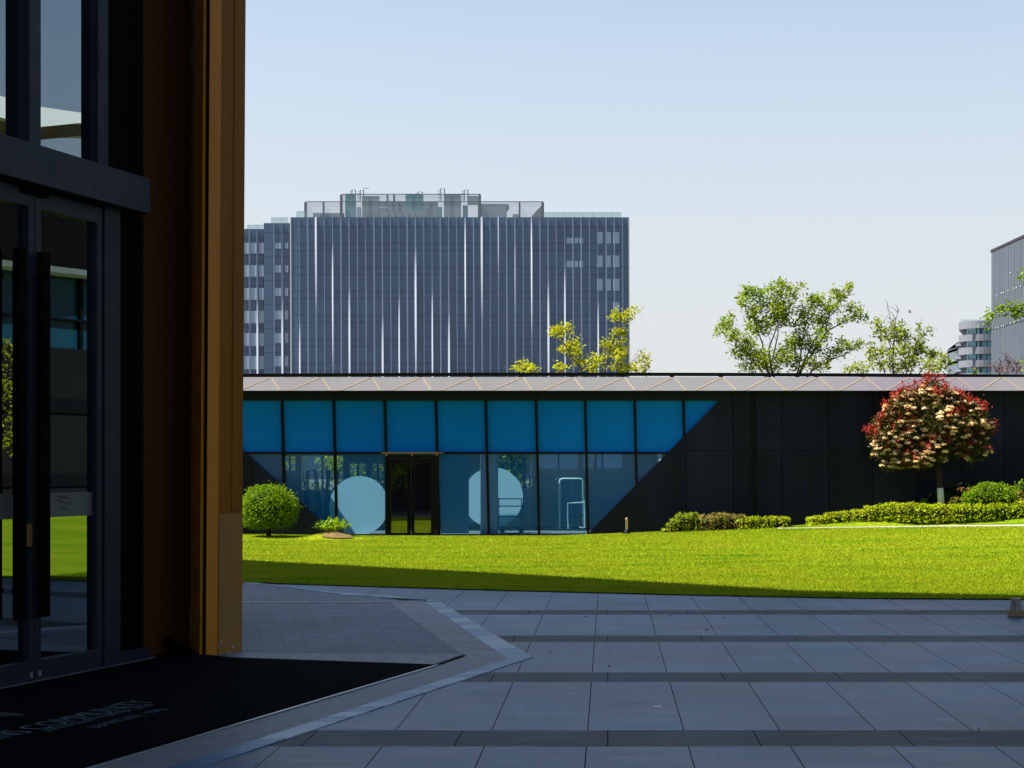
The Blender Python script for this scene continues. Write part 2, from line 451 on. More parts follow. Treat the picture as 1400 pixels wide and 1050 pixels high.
M['leaf_rust'] = m_leaf('rusty_leaf', (0.22, 0.07, 0.04), (0.32, 0.12, 0.07), 0.2)
M['leaf_wine'] = m_leaf('wine_red_leaf', (0.085, 0.035, 0.040), (0.16, 0.06, 0.06), 0.2)
M['leaf_red'] = m_leaf('red_shoot', (0.22, 0.014, 0.014), (0.38, 0.045, 0.032), 0.30)
M['leaf_olive'] = m_leaf('olive_leaf', (0.022, 0.040, 0.008), (0.075, 0.080, 0.012), 0.2, (0.10, 0.045, 0.02), spec=0.08)
M['blossom'] = m_leaf('cream_blossom', (0.84, 0.66, 0.48), (0.92, 0.84, 0.70), 0.40, (0.62, 0.36, 0.24), rough=0.8, spec=0.05)
M['dry_leaf'] = m_plain('dry_brown_leaf', (0.10, 0.05, 0.03), 0.8)
M['paper'] = m_plain('white_paper', (0.75, 0.78, 0.8), 0.7)
M['stake'] = m_plain('tan_lamp_post', (0.30, 0.20, 0.10), 0.6)
M['tan_base'] = m_plain('tan_standin_base', (0.20, 0.14, 0.075), 0.8)
M['bird'] = m_plain('dark_plumage', (0.02, 0.02, 0.022), 0.8)

# ------------------------------------------------------------------ foliage
def leaf_mesh(name, pts, size, mat, parent, seed=1, aspect=0.55, up=0.35, jitter=0.35, fold=True):
    """one small folded leaf (two triangles each side of the midrib) at every point"""
    rng = np.random.default_rng(seed)
    pts = np.asarray(pts, dtype=float)
    n = len(pts)
    nrm = rng.normal(size=(n, 3)); nrm /= np.linalg.norm(nrm, axis=1)[:, None]
    nrm[:, 2] = np.abs(nrm[:, 2]) + up
    nrm /= np.linalg.norm(nrm, axis=1)[:, None]
    a = rng.normal(size=(n, 3))
    a -= nrm * np.sum(a * nrm, axis=1)[:, None]
    a /= np.linalg.norm(a, axis=1)[:, None]
    b = np.cross(nrm, a)
    s = size * (1 + rng.uniform(-jitter, jitter, n))[:, None]
    w = s * aspect * 0.5
    base = pts - a * s * 0.5
    tip = pts + a * s * 0.5
    lift = nrm * w * 0.45
    l = pts + b * w + lift
    r = pts - b * w + lift
    V = np.stack([base, r, tip, l], axis=1).reshape(-1, 3)
    org = np.zeros(3)
    p = parent
    while p is not None:
        org += np.array(p.location); p = p.parent
    V -= org
    idx = np.arange(n)[:, None] * 4
    Fc = np.concatenate([idx + np.array([0, 1, 2]), idx + np.array([0, 2, 3])], axis=1).reshape(-1, 3)
    me = bpy.data.meshes.new(name)
    me.vertices.add(len(V)); me.vertices.foreach_set('co', V.ravel())
    me.loops.add(Fc.size); me.loops.foreach_set('vertex_index', Fc.ravel().astype(np.int32))
    me.polygons.add(len(Fc)); me.polygons.foreach_set('loop_start', np.arange(len(Fc), dtype=np.int32) * 3)
    me.update(calc_edges=True)
    me.materials.append(mat)
    o = bpy.data.objects.new(name, me)
    col.objects.link(o)
    if parent: o.parent = parent
    return o

def blob_pts(c, r, n, rng, shell=0.5, sprig=0.0, per=7):
    """points in an ellipsoid, denser towards its surface; grouped in sprigs"""
    k = max(1, n // per) if sprig else n
    d = rng.normal(size=(k, 3)); d /= np.linalg.norm(d, axis=1)[:, None]
    q = rng.uniform(shell ** 3, 1, k) ** (1 / 3) * (1 + rng.normal(0, 0.10, k))
    p = np.array(c) + d * q[:, None] * np.array(r)
    if sprig:
        p = np.repeat(p, per, axis=0) + rng.normal(0, sprig, size=(k * per, 3))
    return p

def px_blobs(blobs, D, rng, dens, size, depth=0.6, jitD=0.5, shell=0.25, sprig=None):
    out = []
    s = D / F
    for (cx, cy, rx, ry) in blobs:
        c = W(cx, cy, D + rng.uniform(-jitD, jitD))
        area = math.pi * rx * ry * s * s
        n = int(dens * area / (size * size * 0.3)) + 14
        out.append(blob_pts(c, (rx * s, rx * s * depth + 0.05, ry * s), n, rng, shell, sprig if sprig else size * 0.75))
    return np.concatenate(out)

def c7(*b):      # coordinates read in the enlarged crop at (960,300), scale 3.182
    return [(960 + x / 3.182, 300 + y / 3.182, rx / 3.182, ry / 3.182) for x, y, rx, ry in b]
def c4(*b):      # crop at (600,240), scale 3.75
    return [(600 + x / 3.75, 240 + y / 3.75, rx / 3.75, ry / 3.75) for x, y, rx, ry in b]

def branches(parent, D, base_px, lines, r0, mat, z0=0.0):
    s = D / F
    mb = MB()
    rnd = random.Random(3)
    bx, by = base_px
    b = W(bx, by, D)
    fork = b
    mb.tube([(b.x, D, z0), (b.x + 0.03, D, (z0 + b.z) * 0.5), b], [r0 * 1.5, r0 * 1.2, r0], 8)
    trunk = mb
    limbs = MB()
    for ln in lines:
        pts = [fork] + [W(x, y, D + rnd.uniform(-0.25, 0.25)) for x, y in ln]
        n = len(pts)
        limbs.tube(pts, [max(r0 * 0.62 * (1 - 0.85 * i / (n - 1)), 0.008) for i in range(n)], 6)
        for i in range(1, n):
            for k in range(3):
                q = pts[i - 1].lerp(pts[i], rnd.uniform(0.2, 1))
                e = q + Vector((rnd.uniform(-0.5, 0.5), rnd.uniform(-0.4, 0.4), rnd.uniform(0.1, 0.6))) * (0.6 if D > 30 else 0.3)
                limbs.tube([q, q.lerp(e, 0.5) + Vector((0.03, 0, 0.02)), e], [0.012, 0.009, 0.005], 4)
    trunk.build('trunk', mat, parent, smooth=True)
    limbs.build('limbs', mat, parent, smooth=True)

# ------------------------------------------------------------------ terrain and ground
def sstep(a, b, x):
    t = np.clip((x - a) / (b - a), 0, 1)
    return t * t * (3 - 2 * t)

def ground_h(X, D):
    X = np.asarray(X, float); D = np.asarray(D, float)
    Xc = np.clip(X, -30, 14)
    h = np.clip(0.05 + 0.04 * Xc, 0, 0.7) * sstep(24, 39, D)
    h = h + 0.16 * sstep(4, 7, X) * sstep(39.2, 40.2, D + (X - 6) * 0.45)
    h = h + 0.15 * np.exp(-(((X + 6.35) / 0.55) ** 2 + ((D - 39.6) / 0.6) ** 2))
    h = h + 0.05 * np.exp(-(((X + 8.6) / 1.8) ** 2 + ((D - 40.5) / 1.2) ** 2))
    return h

edge_pts = [G(250, 793), G(332, 797), G(520, 803), G(700, 808.2), G(940, 814.2), G(1180, 818.7), G(1400, 820.3)]
edge_pts = [Vector((-22, 28.0, 0)), Vector((-14, 26.6, 0))] + edge_pts + [Vector((9, 21.2, 0)), Vector((16, 21.6, 0)), Vector((25.5, 23.0, 0))]
ex = np.array([p.x for p in edge_pts]); ed = np.array([p.y for p in edge_pts])
def lawn_edge(X): return np.interp(X, ex, ed)

far = MB(); far.poly([(-4000, -400, -0.05), (4000, -400, -0.05), (4000, 6000, -0.05), (-4000, 6000, -0.05)])
struct(far.build('ground', M['far_ground']))
pz = MB(); pz.poly([(-24, -40, 0), (30, -40, 0), (30, 29, 0), (-24, 29, 0)])
struct(pz.build('plaza_paving', M['paving']))

NX, ND = 190, 110
lx = np.linspace(-22, 25.5, NX)
LV, LF = [], []
for i, x in enumerate(lx):
    e = lawn_edge(x)
    for j in range(ND):
        d = e + ((41.74 if x < 18.9 else 52) - e) * (j / (ND - 1)) ** 1.1
        LV.append((x, d, 0.016 + float(ground_h(x, d))))
for i in range(NX - 1):
    for j in range(ND - 1):
        a = i * ND + j
        LF.append((a, a + ND, a + ND + 1, a + 1))
lm = bpy.data.meshes.new('lawn'); lm.from_pydata(LV, [], LF); lm.materials.append(M['lawn'])
lm.polygons.foreach_set('use_smooth', [True] * len(lm.polygons))
lo = bpy.data.objects.new('lawn', lm); col.objects.link(lo); struct(lo)

# short blades over the lawn in view
def grass():
    rng = np.random.default_rng(5)
    n = 520000
    D = lawn_edge(np.zeros(1))[0] * 0 + 20.5 + (43 - 20.5) * rng.uniform(0, 1, n) ** 1.25
    X = rng.uniform(-0.225, 0.262, n) * D
    ok = (D > lawn_edge(X) - 0.03 + rng.normal(0, 0.02, n)) & (D < 41.4)
    D, X = D[ok], X[ok]; n = len(D)
    # reflected strip to the right
    z = ground_h(X, D) + 0.012
    hgt = rng.uniform(0.014, 0.034, n); w = rng.uniform(0.005, 0.010, n)
    th = rng.uniform(0, 2 * np.pi, n)
    lean = rng.uniform(0.1, 0.9, n) * hgt
    la = rng.uniform(0, 2 * np.pi, n)
    p = np.stack([X, D, z], 1)
    sd = np.stack([np.cos(th), np.sin(th), 0 * th], 1) * w[:, None]
    tp = p + np.stack([np.cos(la) * lean, np.sin(la) * lean, hgt], 1)
    V = np.stack([p - sd, p + sd, tp], 1).reshape(-1, 3)
    Fc = np.arange(n * 3, dtype=np.int32)
    me = bpy.data.meshes.new('grass_blades')
    me.vertices.add(n * 3); me.vertices.foreach_set('co', V.ravel())
    me.loops.add(n * 3); me.loops.foreach_set('vertex_index', Fc)
    me.polygons.add(n); me.polygons.foreach_set('loop_start', np.arange(n, dtype=np.int32) * 3)
    me.update(calc_edges=True)
    me.materials.append(M['blades'])
    o = bpy.data.objects.new('grass', me); col.objects.link(o)
    tag(o, 'short mown yellow green grass blades covering the lawn', 'grass', kind='stuff')
grass()

# brown paver area and its pale and sky-tinted stone borders
def sheet(name, pts, z, mat):
    mb = MB(); mb.poly([(p[0], p[1], z) for p in pts]); return struct(mb.build(name, mat))
P1, P2, P3 = G(694, 902), G(581, 824), G(537, 822.5)
pv = [Vector((-4.2, 15.0, 0)), Vector((-4.0, 14.4, 0)), G(596, 911.5), G(630, 895.2), G(537, 828.5), G(535, 824.5), G(300, 824.5), Vector((-9, 21, 0)), Vector((-9, 15, 0))]
sheet('brown_paver_walk', pv, 0.004, M['pavers'])
far_pv = [G(300, 824.5), G(535, 824.5), G(521, 817), G(461, 813.3), G(383, 802.3), G(332, 797.5), G(250, 794), Vector((-12, 24.6, 0)), Vector((-9, 21, 0))]
sheet('far_paver_walk', far_pv, 0.004, M['pavers'])

def ribbon(name, a, b, z, mat, n, gap=0.006, rnd=None):
    """run of stone tiles between two polylines a and b (same count of points)"""
    mb = MB()
    for seg in range(len(a) - 1):
        m = n[seg]
        for k in range(m):
            t0, t1 = k / m, (k + 1) / m - 0.005 / max((a[seg + 1] - a[seg]).length, (b[seg + 1] - b[seg]).length, 0.1)
            mb.prism([tuple(a[seg].lerp(a[seg + 1], t0).xy) + (z,), tuple(a[seg].lerp(a[seg + 1], t1).xy) + (z,),
                      tuple(b[seg].lerp(b[seg + 1], t1).xy) + (z,), tuple(b[seg].lerp(b[seg + 1], t0).xy) + (z,)], (0, 0, -0.03))
    return struct(mb.build(name, mat))
uu = (G(694, 902) - G(326, 1020.5)).normalized()
tip_mat = G(596, 911.5)
inner_near = G(694, 902) - uu * 9
mat_near = tip_mat - uu * 8.6
# pale border: near arm, far arm, and along the mat's far edge
ribbon('pale_border', [mat_near, tip_mat, G(630, 895.2), G(537, 828.5), G(535, 824.0)], [inner_near, G(694, 902), G(694, 902), G(581, 824), G(577, 820.4)], 0.0065, M['pale_stone'], [22, 1, 9, 1], 0.004)
ribbon('mat_side_border', [G(310, 893.6), G(630, 895.2)], [G(310, 901.5), G(597, 911.0)], 0.0085, M['pale_stone'], [7], 0.004)
ribbon('pale_cross_strip', [G(310, 823.6), G(537, 822.6)], [G(310, 825.6), G(537, 824.8)], 0.0095, M['pale_stone'], [8], 0.004)
outer_tip = G(728, 899.3)
ribbon('sky_tinted_strip', [inner_near, G(694, 902), G(581, 824)], [outer_tip - uu * 9.3, outer_tip, G(600, 823)], 0.0080, M['sky_tint_stone'], [38, 16], 0.006)
ribbon('far_sky_tinted_strip', [G(581, 823.4), G(521, 817), G(461, 813.3), G(383, 802.3), G(332, 797.6)], [G(600, 822.6), G(530, 815.6), G(470, 811.6), G(390, 801.4), G(338, 797)], 0.011, M['sky_tint_stone'], [3, 4, 8, 6], 0.01)
dk = MB()
for q in ((524, 818.8, 582, 822.2), (360, 797.6, 385, 799.2), (597, 910.8, 634, 898.2)):
    a, b = G(q[0], q[1]), G(q[2], q[3])
    d = (b - a).normalized(); nn = Vector((-d.y, d.x, 0)) * 0.016
    dk.prism([a - nn + Vector((0, 0, 0.012)), b - nn + Vector((0, 0, 0.012)), b + nn + Vector((0, 0, 0.012)), a + nn + Vector((0, 0, 0.012))], (0, 0, 0.008))
struct(dk.build('drain_slot', M['rail']))

# pale path on the right between lawn and hedge bank
def path():
    mb = MB()
    xs = np.linspace(4.0, 13.0, 40)
    prev = None
    for x in xs:
        t = (x - 4.0) / 5.0
        d = 40.45 - 3.7 * min(t, 1.25) ** 0.85
        w = 0.05 + 0.30 * min(1, max(0, (x - 4.2) / 4.5))
        a = Vector((x, d, float(ground_h(x, d)) + 0.034)); b = Vector((x, d + w, float(ground_h(x, d + w)) + 0.034))
        if prev: mb.prism([prev[0], a, b, prev[1]], (0, 0, -0.05))
        prev = (a, b)
    struct(mb.build('path', M['kerb']))
path()
sp = MB(); sp.box(25.5, 27.2, 15, 70, -0.02, 0.05); struct(sp.build('side_path', M['kerb']))

# ------------------------------------------------------------------ entrance building (left)
A0 = Vector((-4.018, 14.14, 0)); U = Vector((0.2737, 0.9618, 0)); NV = Vector((0.9618, -0.2737, 0))
def L(s, t, z): return A0 + U * s + NV * t + Vector((0, 0, z))
def S(px, t=0.0):
    k = (px - PX) / F
    D = (7.7346 - t) / (0.2737 - 0.9618 * k)
    return (Vector((k * D, D, 0)) - A0).dot(U)
def fbox(mb, s0, s1, t0, t1, z0, z1, mi=0):
    return mb.prism([L(s0, t0, z0), L(s1, t0, z0), L(s1, t1, z0), L(s0, t1, z0)], (0, 0, z1 - z0), mi)

ent = empty('entrance_building', A0, 'tall dark glass entrance with bronze corner pier, shading the near paving', 'building')
mb = MB(); fbox(mb, S(-60) - 0.6, S(206, 0.11), -0.12, 0.11, 3.765, 4.06); mb.build('transom_beam', M['frame'], ent, 0.006)
mb = MB(); fbox(mb, S(143.5), S(165), -0.14, 0.0, 0.0, 3.765); mb.build('jamb', M['frame'], ent, 0.004)
mb = MB(); fbox(mb, S(135), S(149), -0.14, -0.005, 4.06, 8.0); mb.build('jamb', M['frame'], ent, 0.004)
mb = MB(); fbox(mb, S(37), S(53), -0.14, 0.02, 4.06, 8.0); mb.build('mullion', M['frame'], ent, 0.004)
mb = MB()
fbox(mb, S(149), S(211), -0.30, -0.10, 4.06, 8.0); fbox(mb, S(165), S(211), -0.30, -0.10, 0.10, 3.765)
fbox(mb, S(211) - 0.25, S(211), -2.4, -0.31, 0.0, 8.0); fbox(mb, S(211) - 0.25, 5.6, -2.65, -2.41, 0.0, 8.0)
mb.prism([L(S(211) - 0.05, -0.31, 0), L(S(211) - 0.05, -2.3, 0), Vector((-4.675, 17.67, 0)), Vector((-4.655, 17.62, 0))], (0, 0, 8.0))
mb.build('blank_panel', M['black_panel'], ent)
mb = MB(); fbox(mb, S(165), S(211), -0.12, -0.05, 0.0, 0.10); mb.build('skirting', M['frame'], ent)
mb = MB(); fbox(mb, -9, S(209), -0.02, 0.05, 0.0, 0.014); mb.build('threshold', M['pale_stone'], ent)
for a, b in ((-9.0, S(36)), (S(53), S(135.5))):
    mb = MB(); fbox(mb, a, b, -0.11, -0.085, 4.06, 8.0); mb.build('upper_pane', M['entry_glass'], ent)

def leaf(s0, s1, hinge_right, handle_px):
    z0, z1 = 0.018, 3.745
    t0, t1 = -0.08, -0.015
    st = 0.075
    fr = MB()
    fbox(fr, s0, s0 + st, t0, t1, z0, z1); fbox(fr, s1 - st, s1, t0, t1, z0, z1)
    fbox(fr, s0 + st, s1 - st, t0, t1, z0, 0.165); fbox(fr, s0 + st, s1 - st, t0, t1, 3.61, z1)
    d = fr.build('door', M['frame'], ent, 0.003)
    p = MB(); fbox(p, s0 + st, s1 - st, t0 + 0.005, t0 + 0.017, 0.165, 3.61); p.build('pane', M['entry_glass'], d)
    q = MB(); fbox(q, s0 + st, s1 - st, t0 + 0.018, t0 + 0.021, 1.25, 1.44); q.build('frosted_strip', M['strip_film'], d)
    mk = MB()
    cx = (s0 + s1) / 2 - 0.03
    for (da, db, dz, hh) in ((-0.10, 0.12, 0.055, 0.018), (-0.09, 0.16, 0.012, 0.010), (-0.06, 0.10, -0.035, 0.014), (-0.10, 0.02, 0.03, 0.01)):
        mk.prism([L(cx + da, t0 + 0.0215, 1.345 + dz + 0.014), L(cx + (da + db) / 2, t0 + 0.0215, 1.345 + dz + hh), L(cx + db, t0 + 0.0215, 1.345 + dz - 0.012), L(cx + (da + db) / 2, t0 + 0.0215, 1.345 + dz - hh * 0.4)], tuple(NV * 0.002))
    mk.build('leaf_motif', M['film_mark'], d)
    h = MB()
    a, b = S(handle_px[0], 0.06), S(handle_px[1], 0.06)
    fbox(h, a, b, 0.02, 0.065, 0.50, 3.27)
    for zz in (0.7, 1.9, 3.05): fbox(h, (a + b) / 2 - 0.015, (a + b) / 2 + 0.015, -0.02, 0.022, zz, zz + 0.03)
    h.build('handle', M['handle'], d, 0.004)
    bb = MB()
    e = s0 + 0.05 if hinge_right else s1 - 0.05
    fbox(bb, e - 0.012, e + 0.012, -0.018, -0.005, 0.045, 0.085); bb.build('bolt', M['steel'], d)
    if not hinge_right:
        k = MB(); a, b = S(36.5, -0.01), S(43, -0.01); fbox(k, a, b, -0.02, -0.002, 1.04, 1.21); k.build('lock', M['brass'], d)
    return d
leaf(S(50.6), S(142), True, (56, 68.5))
leaf(S(50) - 0.93, S(49.8), False, (24, 36))
leaf(S(50) - 1.95, S(50) - 1.0, True, (-150, -140))
cl = MB(); fbox(cl, S(30), S(66), -0.06, 0.01, 3.70, 3.764); cl.build('door_closer', M['handle'], ent)
# facade beyond the doors towards the photographer, and the lobby behind the glass
mb = MB()
fbox(mb, -40, S(50) - 1.96, -0.14, 0.0, 0.0, 0.5); fbox(mb, -40, -9.0, -0.14, 0.0, 0.5, 8.0)
for k in range(9): fbox(mb, -9.0 + k * 0.7, -8.94 + k * 0.7, -0.14, 0.0, 0.5, 3.765)
mb.build('side_facade', M['frame'], ent)
mb = MB(); fbox(mb, -9.0, S(50) - 1.96, -0.10, -0.085, 0.5, 3.765); mb.build('side_pane', M['entry_glass'], ent)
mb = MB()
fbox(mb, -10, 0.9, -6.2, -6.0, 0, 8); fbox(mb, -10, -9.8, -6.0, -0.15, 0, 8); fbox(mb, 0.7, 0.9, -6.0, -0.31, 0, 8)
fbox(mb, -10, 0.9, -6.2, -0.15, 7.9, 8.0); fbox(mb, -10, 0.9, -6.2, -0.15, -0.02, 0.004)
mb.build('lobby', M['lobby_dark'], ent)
# bronze corner pier
pa, pb_, pc, pd = Vector((-3.527, 14.79, 0)), Vector((-3.483, 14.82, 0)), G(297, 896), G(329.5, 891)
back = Vector((-0.37, 0.93, 0))
HZ = 8.0
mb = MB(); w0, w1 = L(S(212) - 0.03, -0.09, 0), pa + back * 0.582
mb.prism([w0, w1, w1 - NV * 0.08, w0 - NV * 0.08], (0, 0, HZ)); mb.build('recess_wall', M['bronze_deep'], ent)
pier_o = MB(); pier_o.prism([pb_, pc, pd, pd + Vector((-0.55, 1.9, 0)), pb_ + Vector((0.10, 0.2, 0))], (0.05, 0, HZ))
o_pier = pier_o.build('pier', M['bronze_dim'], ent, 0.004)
mb = MB(); q0 = pa; q1 = pa + back * 0.585
mb.prism([q0, q1, q1 + Vector((0.10, 0.05, 0)), q0 + Vector((0.012, 0.06, 0))], (0.05, 0, HZ)); mb.build('trim_plate', M['bronze'], o_pier, 0.004)
mb = MB(); dd = (pc - pb_).normalized(); no = Vector((dd.y, -dd.x, 0)) * 0.006
mb.prism([pb_ + no, pc + no - dd * 0.003, pc - dd * 0.003 + no * 0.05, pb_ + no * 0.05], (0.05, 0, HZ)); mb.build('trim_plate', M['bronze'], o_pier)
mb = MB(); mb.prism([pa + Vector((0.018, 0.07, 0)), pb_ + Vector((-0.004, 0.03, 0)), pb_ + Vector((0.06, 0.3, 0)), pa + Vector((0.0, 0.4, 0))], (0.05, 0, HZ)); mb.prism([pa + back * 0.3 + Vector((0.015, 0, 0)), pb_ + Vector((0.05, 0.17, 0)), pb_ + Vector((0.05, 0.33, 0)), pa + back * 0.3 + Vector((0.03, 0.16, 0))], (0.05, 0, HZ + 0.01)); mb.build('shadow_gap_strip', M['black_panel'], o_pier)
zb = H - (703 - PY) * pc.y / F
mb = MB(); d2 = (pd - pc).normalized(); n2 = Vector((d2.y, -d2.x, 0))
mb.prism([pc + d2 * 0.004 + n2 * 0.001, pd + n2 * 0.001, pd + n2 * 0.012, pc + d2 * 0.004 + n2 * 0.012], (0.05 * zb / HZ, 0, zb)); mb.build('base_panel', M['base_panel'], o_pier, 0.003)
mb = MB(); m1 = pc.lerp(pd, 0.55)
m1 = m1 + Vector((0.05 * zb / HZ, 0, 0)); pd2 = pd + Vector((0.05 * zb / HZ, 0, 0))
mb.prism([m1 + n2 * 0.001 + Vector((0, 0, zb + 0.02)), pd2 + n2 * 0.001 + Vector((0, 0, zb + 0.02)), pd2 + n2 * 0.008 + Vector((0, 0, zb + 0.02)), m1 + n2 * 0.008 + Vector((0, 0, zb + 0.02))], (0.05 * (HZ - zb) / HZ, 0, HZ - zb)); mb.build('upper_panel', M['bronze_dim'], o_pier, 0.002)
wedge = MB()
wa, wb_, wc = G(227, 893.5), G(272.5, 898.6), W(231, 869.5, 14.80)
wedge.prism([wa + Vector((0, 0, 0.021)), wb_ + Vector((0, 0, 0.021)), wc], tuple(NV * -0.05))
tag(wedge.build('door_wedge', M['black_panel']), 'black rubber door wedge lying against the foot of the bronze pier', 'door wedge')
# unseen upper storeys and roof, outline shaped to throw the shade on plaza and lawn
SUN_EL, SUN_AZ = 55.0, Vector((-1.0, -0.11, 0)).normalized()
ZR = 19.0
shift = SUN_AZ * (ZR / math.tan(R(SUN_EL)))
mb = MB(); fbox(mb, -40, 0.75, -14, -0.01, 8.0, ZR); fbox(mb, 0.752, 4.9, -14, -2.2, 8.12, ZR); fbox(mb, 0.0, 6.0, -3.2, -0.32, 8.003, 8.10); mb.build('upper_wall', M['bronze_dim'], ent)  # rear block and cap added to keep sun out of the recess
sh = [(-20, 41.0), (-6.33, 29.75), (-1.47, 25.85), (1.2, 23.4), (3.0, 21.62), (4.9, 21.05), (9.0, 20.8), (10.0, 8), (9.0, -6), (8.0, -14), (-40, -14), (-40, 41)]
mb = MB(); mb.prism([(x + shift.x, y + shift.y, ZR) for x, y in sh], (0, 0, 0.7)); mb.build('roof', M['soffit'], ent)

# rubber mat with lettering
mt = empty('door_mat', G(400, 960), 'black ribbed rubber mat with pale lettering in front of the glass doors', 'mat')
mb = MB()
mp = [tip_mat, G(320, 901.8), Vector((-3.72, 15.0, 0)), Vector((-4.05, 15.9, 0)), Vector((-4.1, 15.3, 0)), L(S(209), 0.052, 0), L(-8.8, 0.052, 0), mat_near + Vector((0, 0.3, 0))]
mb.prism([(p.x, p.y, 0.010) for p in mp], (0, 0, 0.010)); mb.build('rubber_sheet', M['mat'], mt)
ed_ = MB(); nn = Vector((uu.y, -uu.x, 0))
ed_.prism([tip_mat + Vector((0, 0, 0.0095)), mat_near + Vector((0, 0, 0.0095)), mat_near + nn * 0.02 + Vector((0, 0, 0.0095)), tip_mat + nn * 0.02 + Vector((0, 0, 0.0095))], (0, 0, 0.008)); ed_.build('edge_strip', M['steel'], mt)
def lettering(text, a, b, height, name):
    """flat letters from ground point a (start) to b (end), cap height along -NV"""
    cu = bpy.data.curves.new(name, 'FONT'); cu.body = text; cu.size = 1.0
    to = bpy.data.objects.new('tmp_text', cu); col.objects.link(to)
    bpy.context.view_layer.update()
    dg = bpy.context.evaluated_depsgraph_get()
    me = bpy.data.meshes.new_from_object(to.evaluated_get(dg))
    bpy.data.objects.remove(to)
    co = np.array([v.co[:] for v in me.vertices])
    x0, x1 = co[:, 0].min(), co[:, 0].max(); y1 = co[:, 1].max()
    ax = (b - a)
    upv = -NV * height
    for v in me.vertices:
        p = a + ax * ((v.co.x - x0) / (x1 - x0)) + upv * (v.co.y / y1) + Vector((0, 0, 0.0215))
        v.co = p - mt.location
    me.materials.clear(); me.materials.append(M['mat_text'])
    o = bpy.data.objects.new(name, me); col.objects.link(o); o.parent = mt
    return o
e1 = G(214, 963); lettering('INS COMMUNITY', e1 - U * 1.72, e1, 0.20, 'lettering')
def scribble(a, b, h, n, seed):
    rnd = random.Random(seed); mb = MB(); d = (b - a); ln = d.length; d.normalize(); cw = ln / n
    for k in range(n):
        if rnd.random() < 0.1: continue
        o = a + d * (cw * k); w = cw * 0.74; st = cw * 0.2
        def bar(s0, s1, t0, t1):
            mb.poly([tuple(o + d * s0 - NV * t0)[:2] + (0.0215,), tuple(o + d * s1 - NV * t0)[:2] + (0.0215,), tuple(o + d * s1 - NV * t1)[:2] + (0.0215,), tuple(o + d * s0 - NV * t1)[:2] + (0.0215,)])
        bar(0, st, 0, h)
        c = rnd.randint(0, 3)
        if c in (0, 3): bar(st, w, h * 0.84, h)
        if c in (0, 1): bar(st, w * 0.9, h * 0.42, h * 0.56)
        if c in (1, 2): bar(st, w, 0, h * 0.16)
        if c in (2, 3): bar(w - st, w, h * 0.16, h * 0.84)
    mb.build('small_lettering', M['mat_text'], mt, fix=False)
a2 = G(68, 1004.5); scribble(a2, a2 + U * 1.24, 0.075, 24, 3)
a3 = G(134, 999.5); scribble(a3, a3 + U * 0.88, 0.085, 15, 9)
mb = MB(); c0 = G(-20, 980)
mb.poly([tuple(c0 + NV * 0.30 * math.cos(t) + U * 0.09 * math.sin(t))[:2] + (0.0214,) for t in np.linspace(0, 2 * math.pi, 40)[:-1]]); mb.build('emblem', M['mat_logo'], mt, fix=False)

# ------------------------------------------------------------------ low dark building with blue glazing
BD = 41.7
def B(px, py, off=0.0):
    return W(px, py, BD + off)
low = empty('pavilion_building', (0, BD, 0), 'long low dark building with blue glass front and pale grey roof band', 'building')
def plate(mb, poly, off, th, mi=0):
    mb.prism([B(x, y, off) for x, y in poly], (0, th, 0), mi)
mx = [315, 385.3, 456, 526, 596, 664, 732.8, 800, 867.8, 934.5, 1001]
lean = lambda x, y: x + 4.2 * (y - 548) / 183.0
dl = (0.906, -1.0, 616 - 0.906 * 332)          # keep above/right of left slope: y <= .906*(x-332)+616
def clipglass(poly):
    poly = clip(poly, 0.906, -1.0, 616 - 0.906 * 332)
    poly = clip(poly, -1.02, -1.0, 547.5 + 1.02 * 983) if poly else poly
    return poly
for i in range(len(mx) - 1):
    for (y0, y1, kind) in ((547, 619, 'u'), (619, 731.5, 'd')):
        if kind == 'd' and i == 3:
            poly = [(598, 619), (lean(596, 620), 619), (598, 621)]
            continue
        poly = clipglass([(lean(mx[i], y0), y0), (lean(mx[i + 1], y0), y0), (lean(mx[i + 1], y1), y1), (lean(mx[i], y1), y1)])
        if len(poly) < 3: continue
        mb = MB(); plate(mb, poly, 0.06, 0.02)
        mb.build('upper_pane' if kind == 'u' else 'lower_pane', M['blue_pane'] if kind == 'u' else M['clear_blue'], low)
for i in range(1, len(mx) - 1):
    y_end = 731.5
    poly = clipglass([(lean(mx[i] - 1.7, 547), 547), (lean(mx[i] + 1.7, 547), 547), (lean(mx[i] + 1.7, y_end), y_end), (lean(mx[i] - 1.7, y_end), y_end)])
    if len(poly) < 3: continue
    mb = MB(); plate(mb, poly, -0.02, 0.12); mb.build('mullion', M['mullion'], low)
for x0, x1 in zip(mx[:-1], mx[1:]):
    if x0 == 526: continue
    poly = clipglass([(x0 + 2.0, 617.8), (x1 - 0.2, 617.8), (x1 - 0.2, 620.8), (x0 + 2.0, 620.8)])
    if len(poly) > 2:
        mb = MB(); plate(mb, poly, -0.012, 0.10); mb.build('glazing_bar', M['mullion'], low)
mb = MB(); plate(mb, [(100, 730.3), (lean(526, 730) , 730.3), (lean(526, 733), 734), (100, 734)], -0.01, 0.1); plate(mb, [(599.5, 730.3), (806, 730.3), (806, 734), (599.5, 734)], -0.01, 0.1)
mb.build('base_sill', M['mullion'], low)
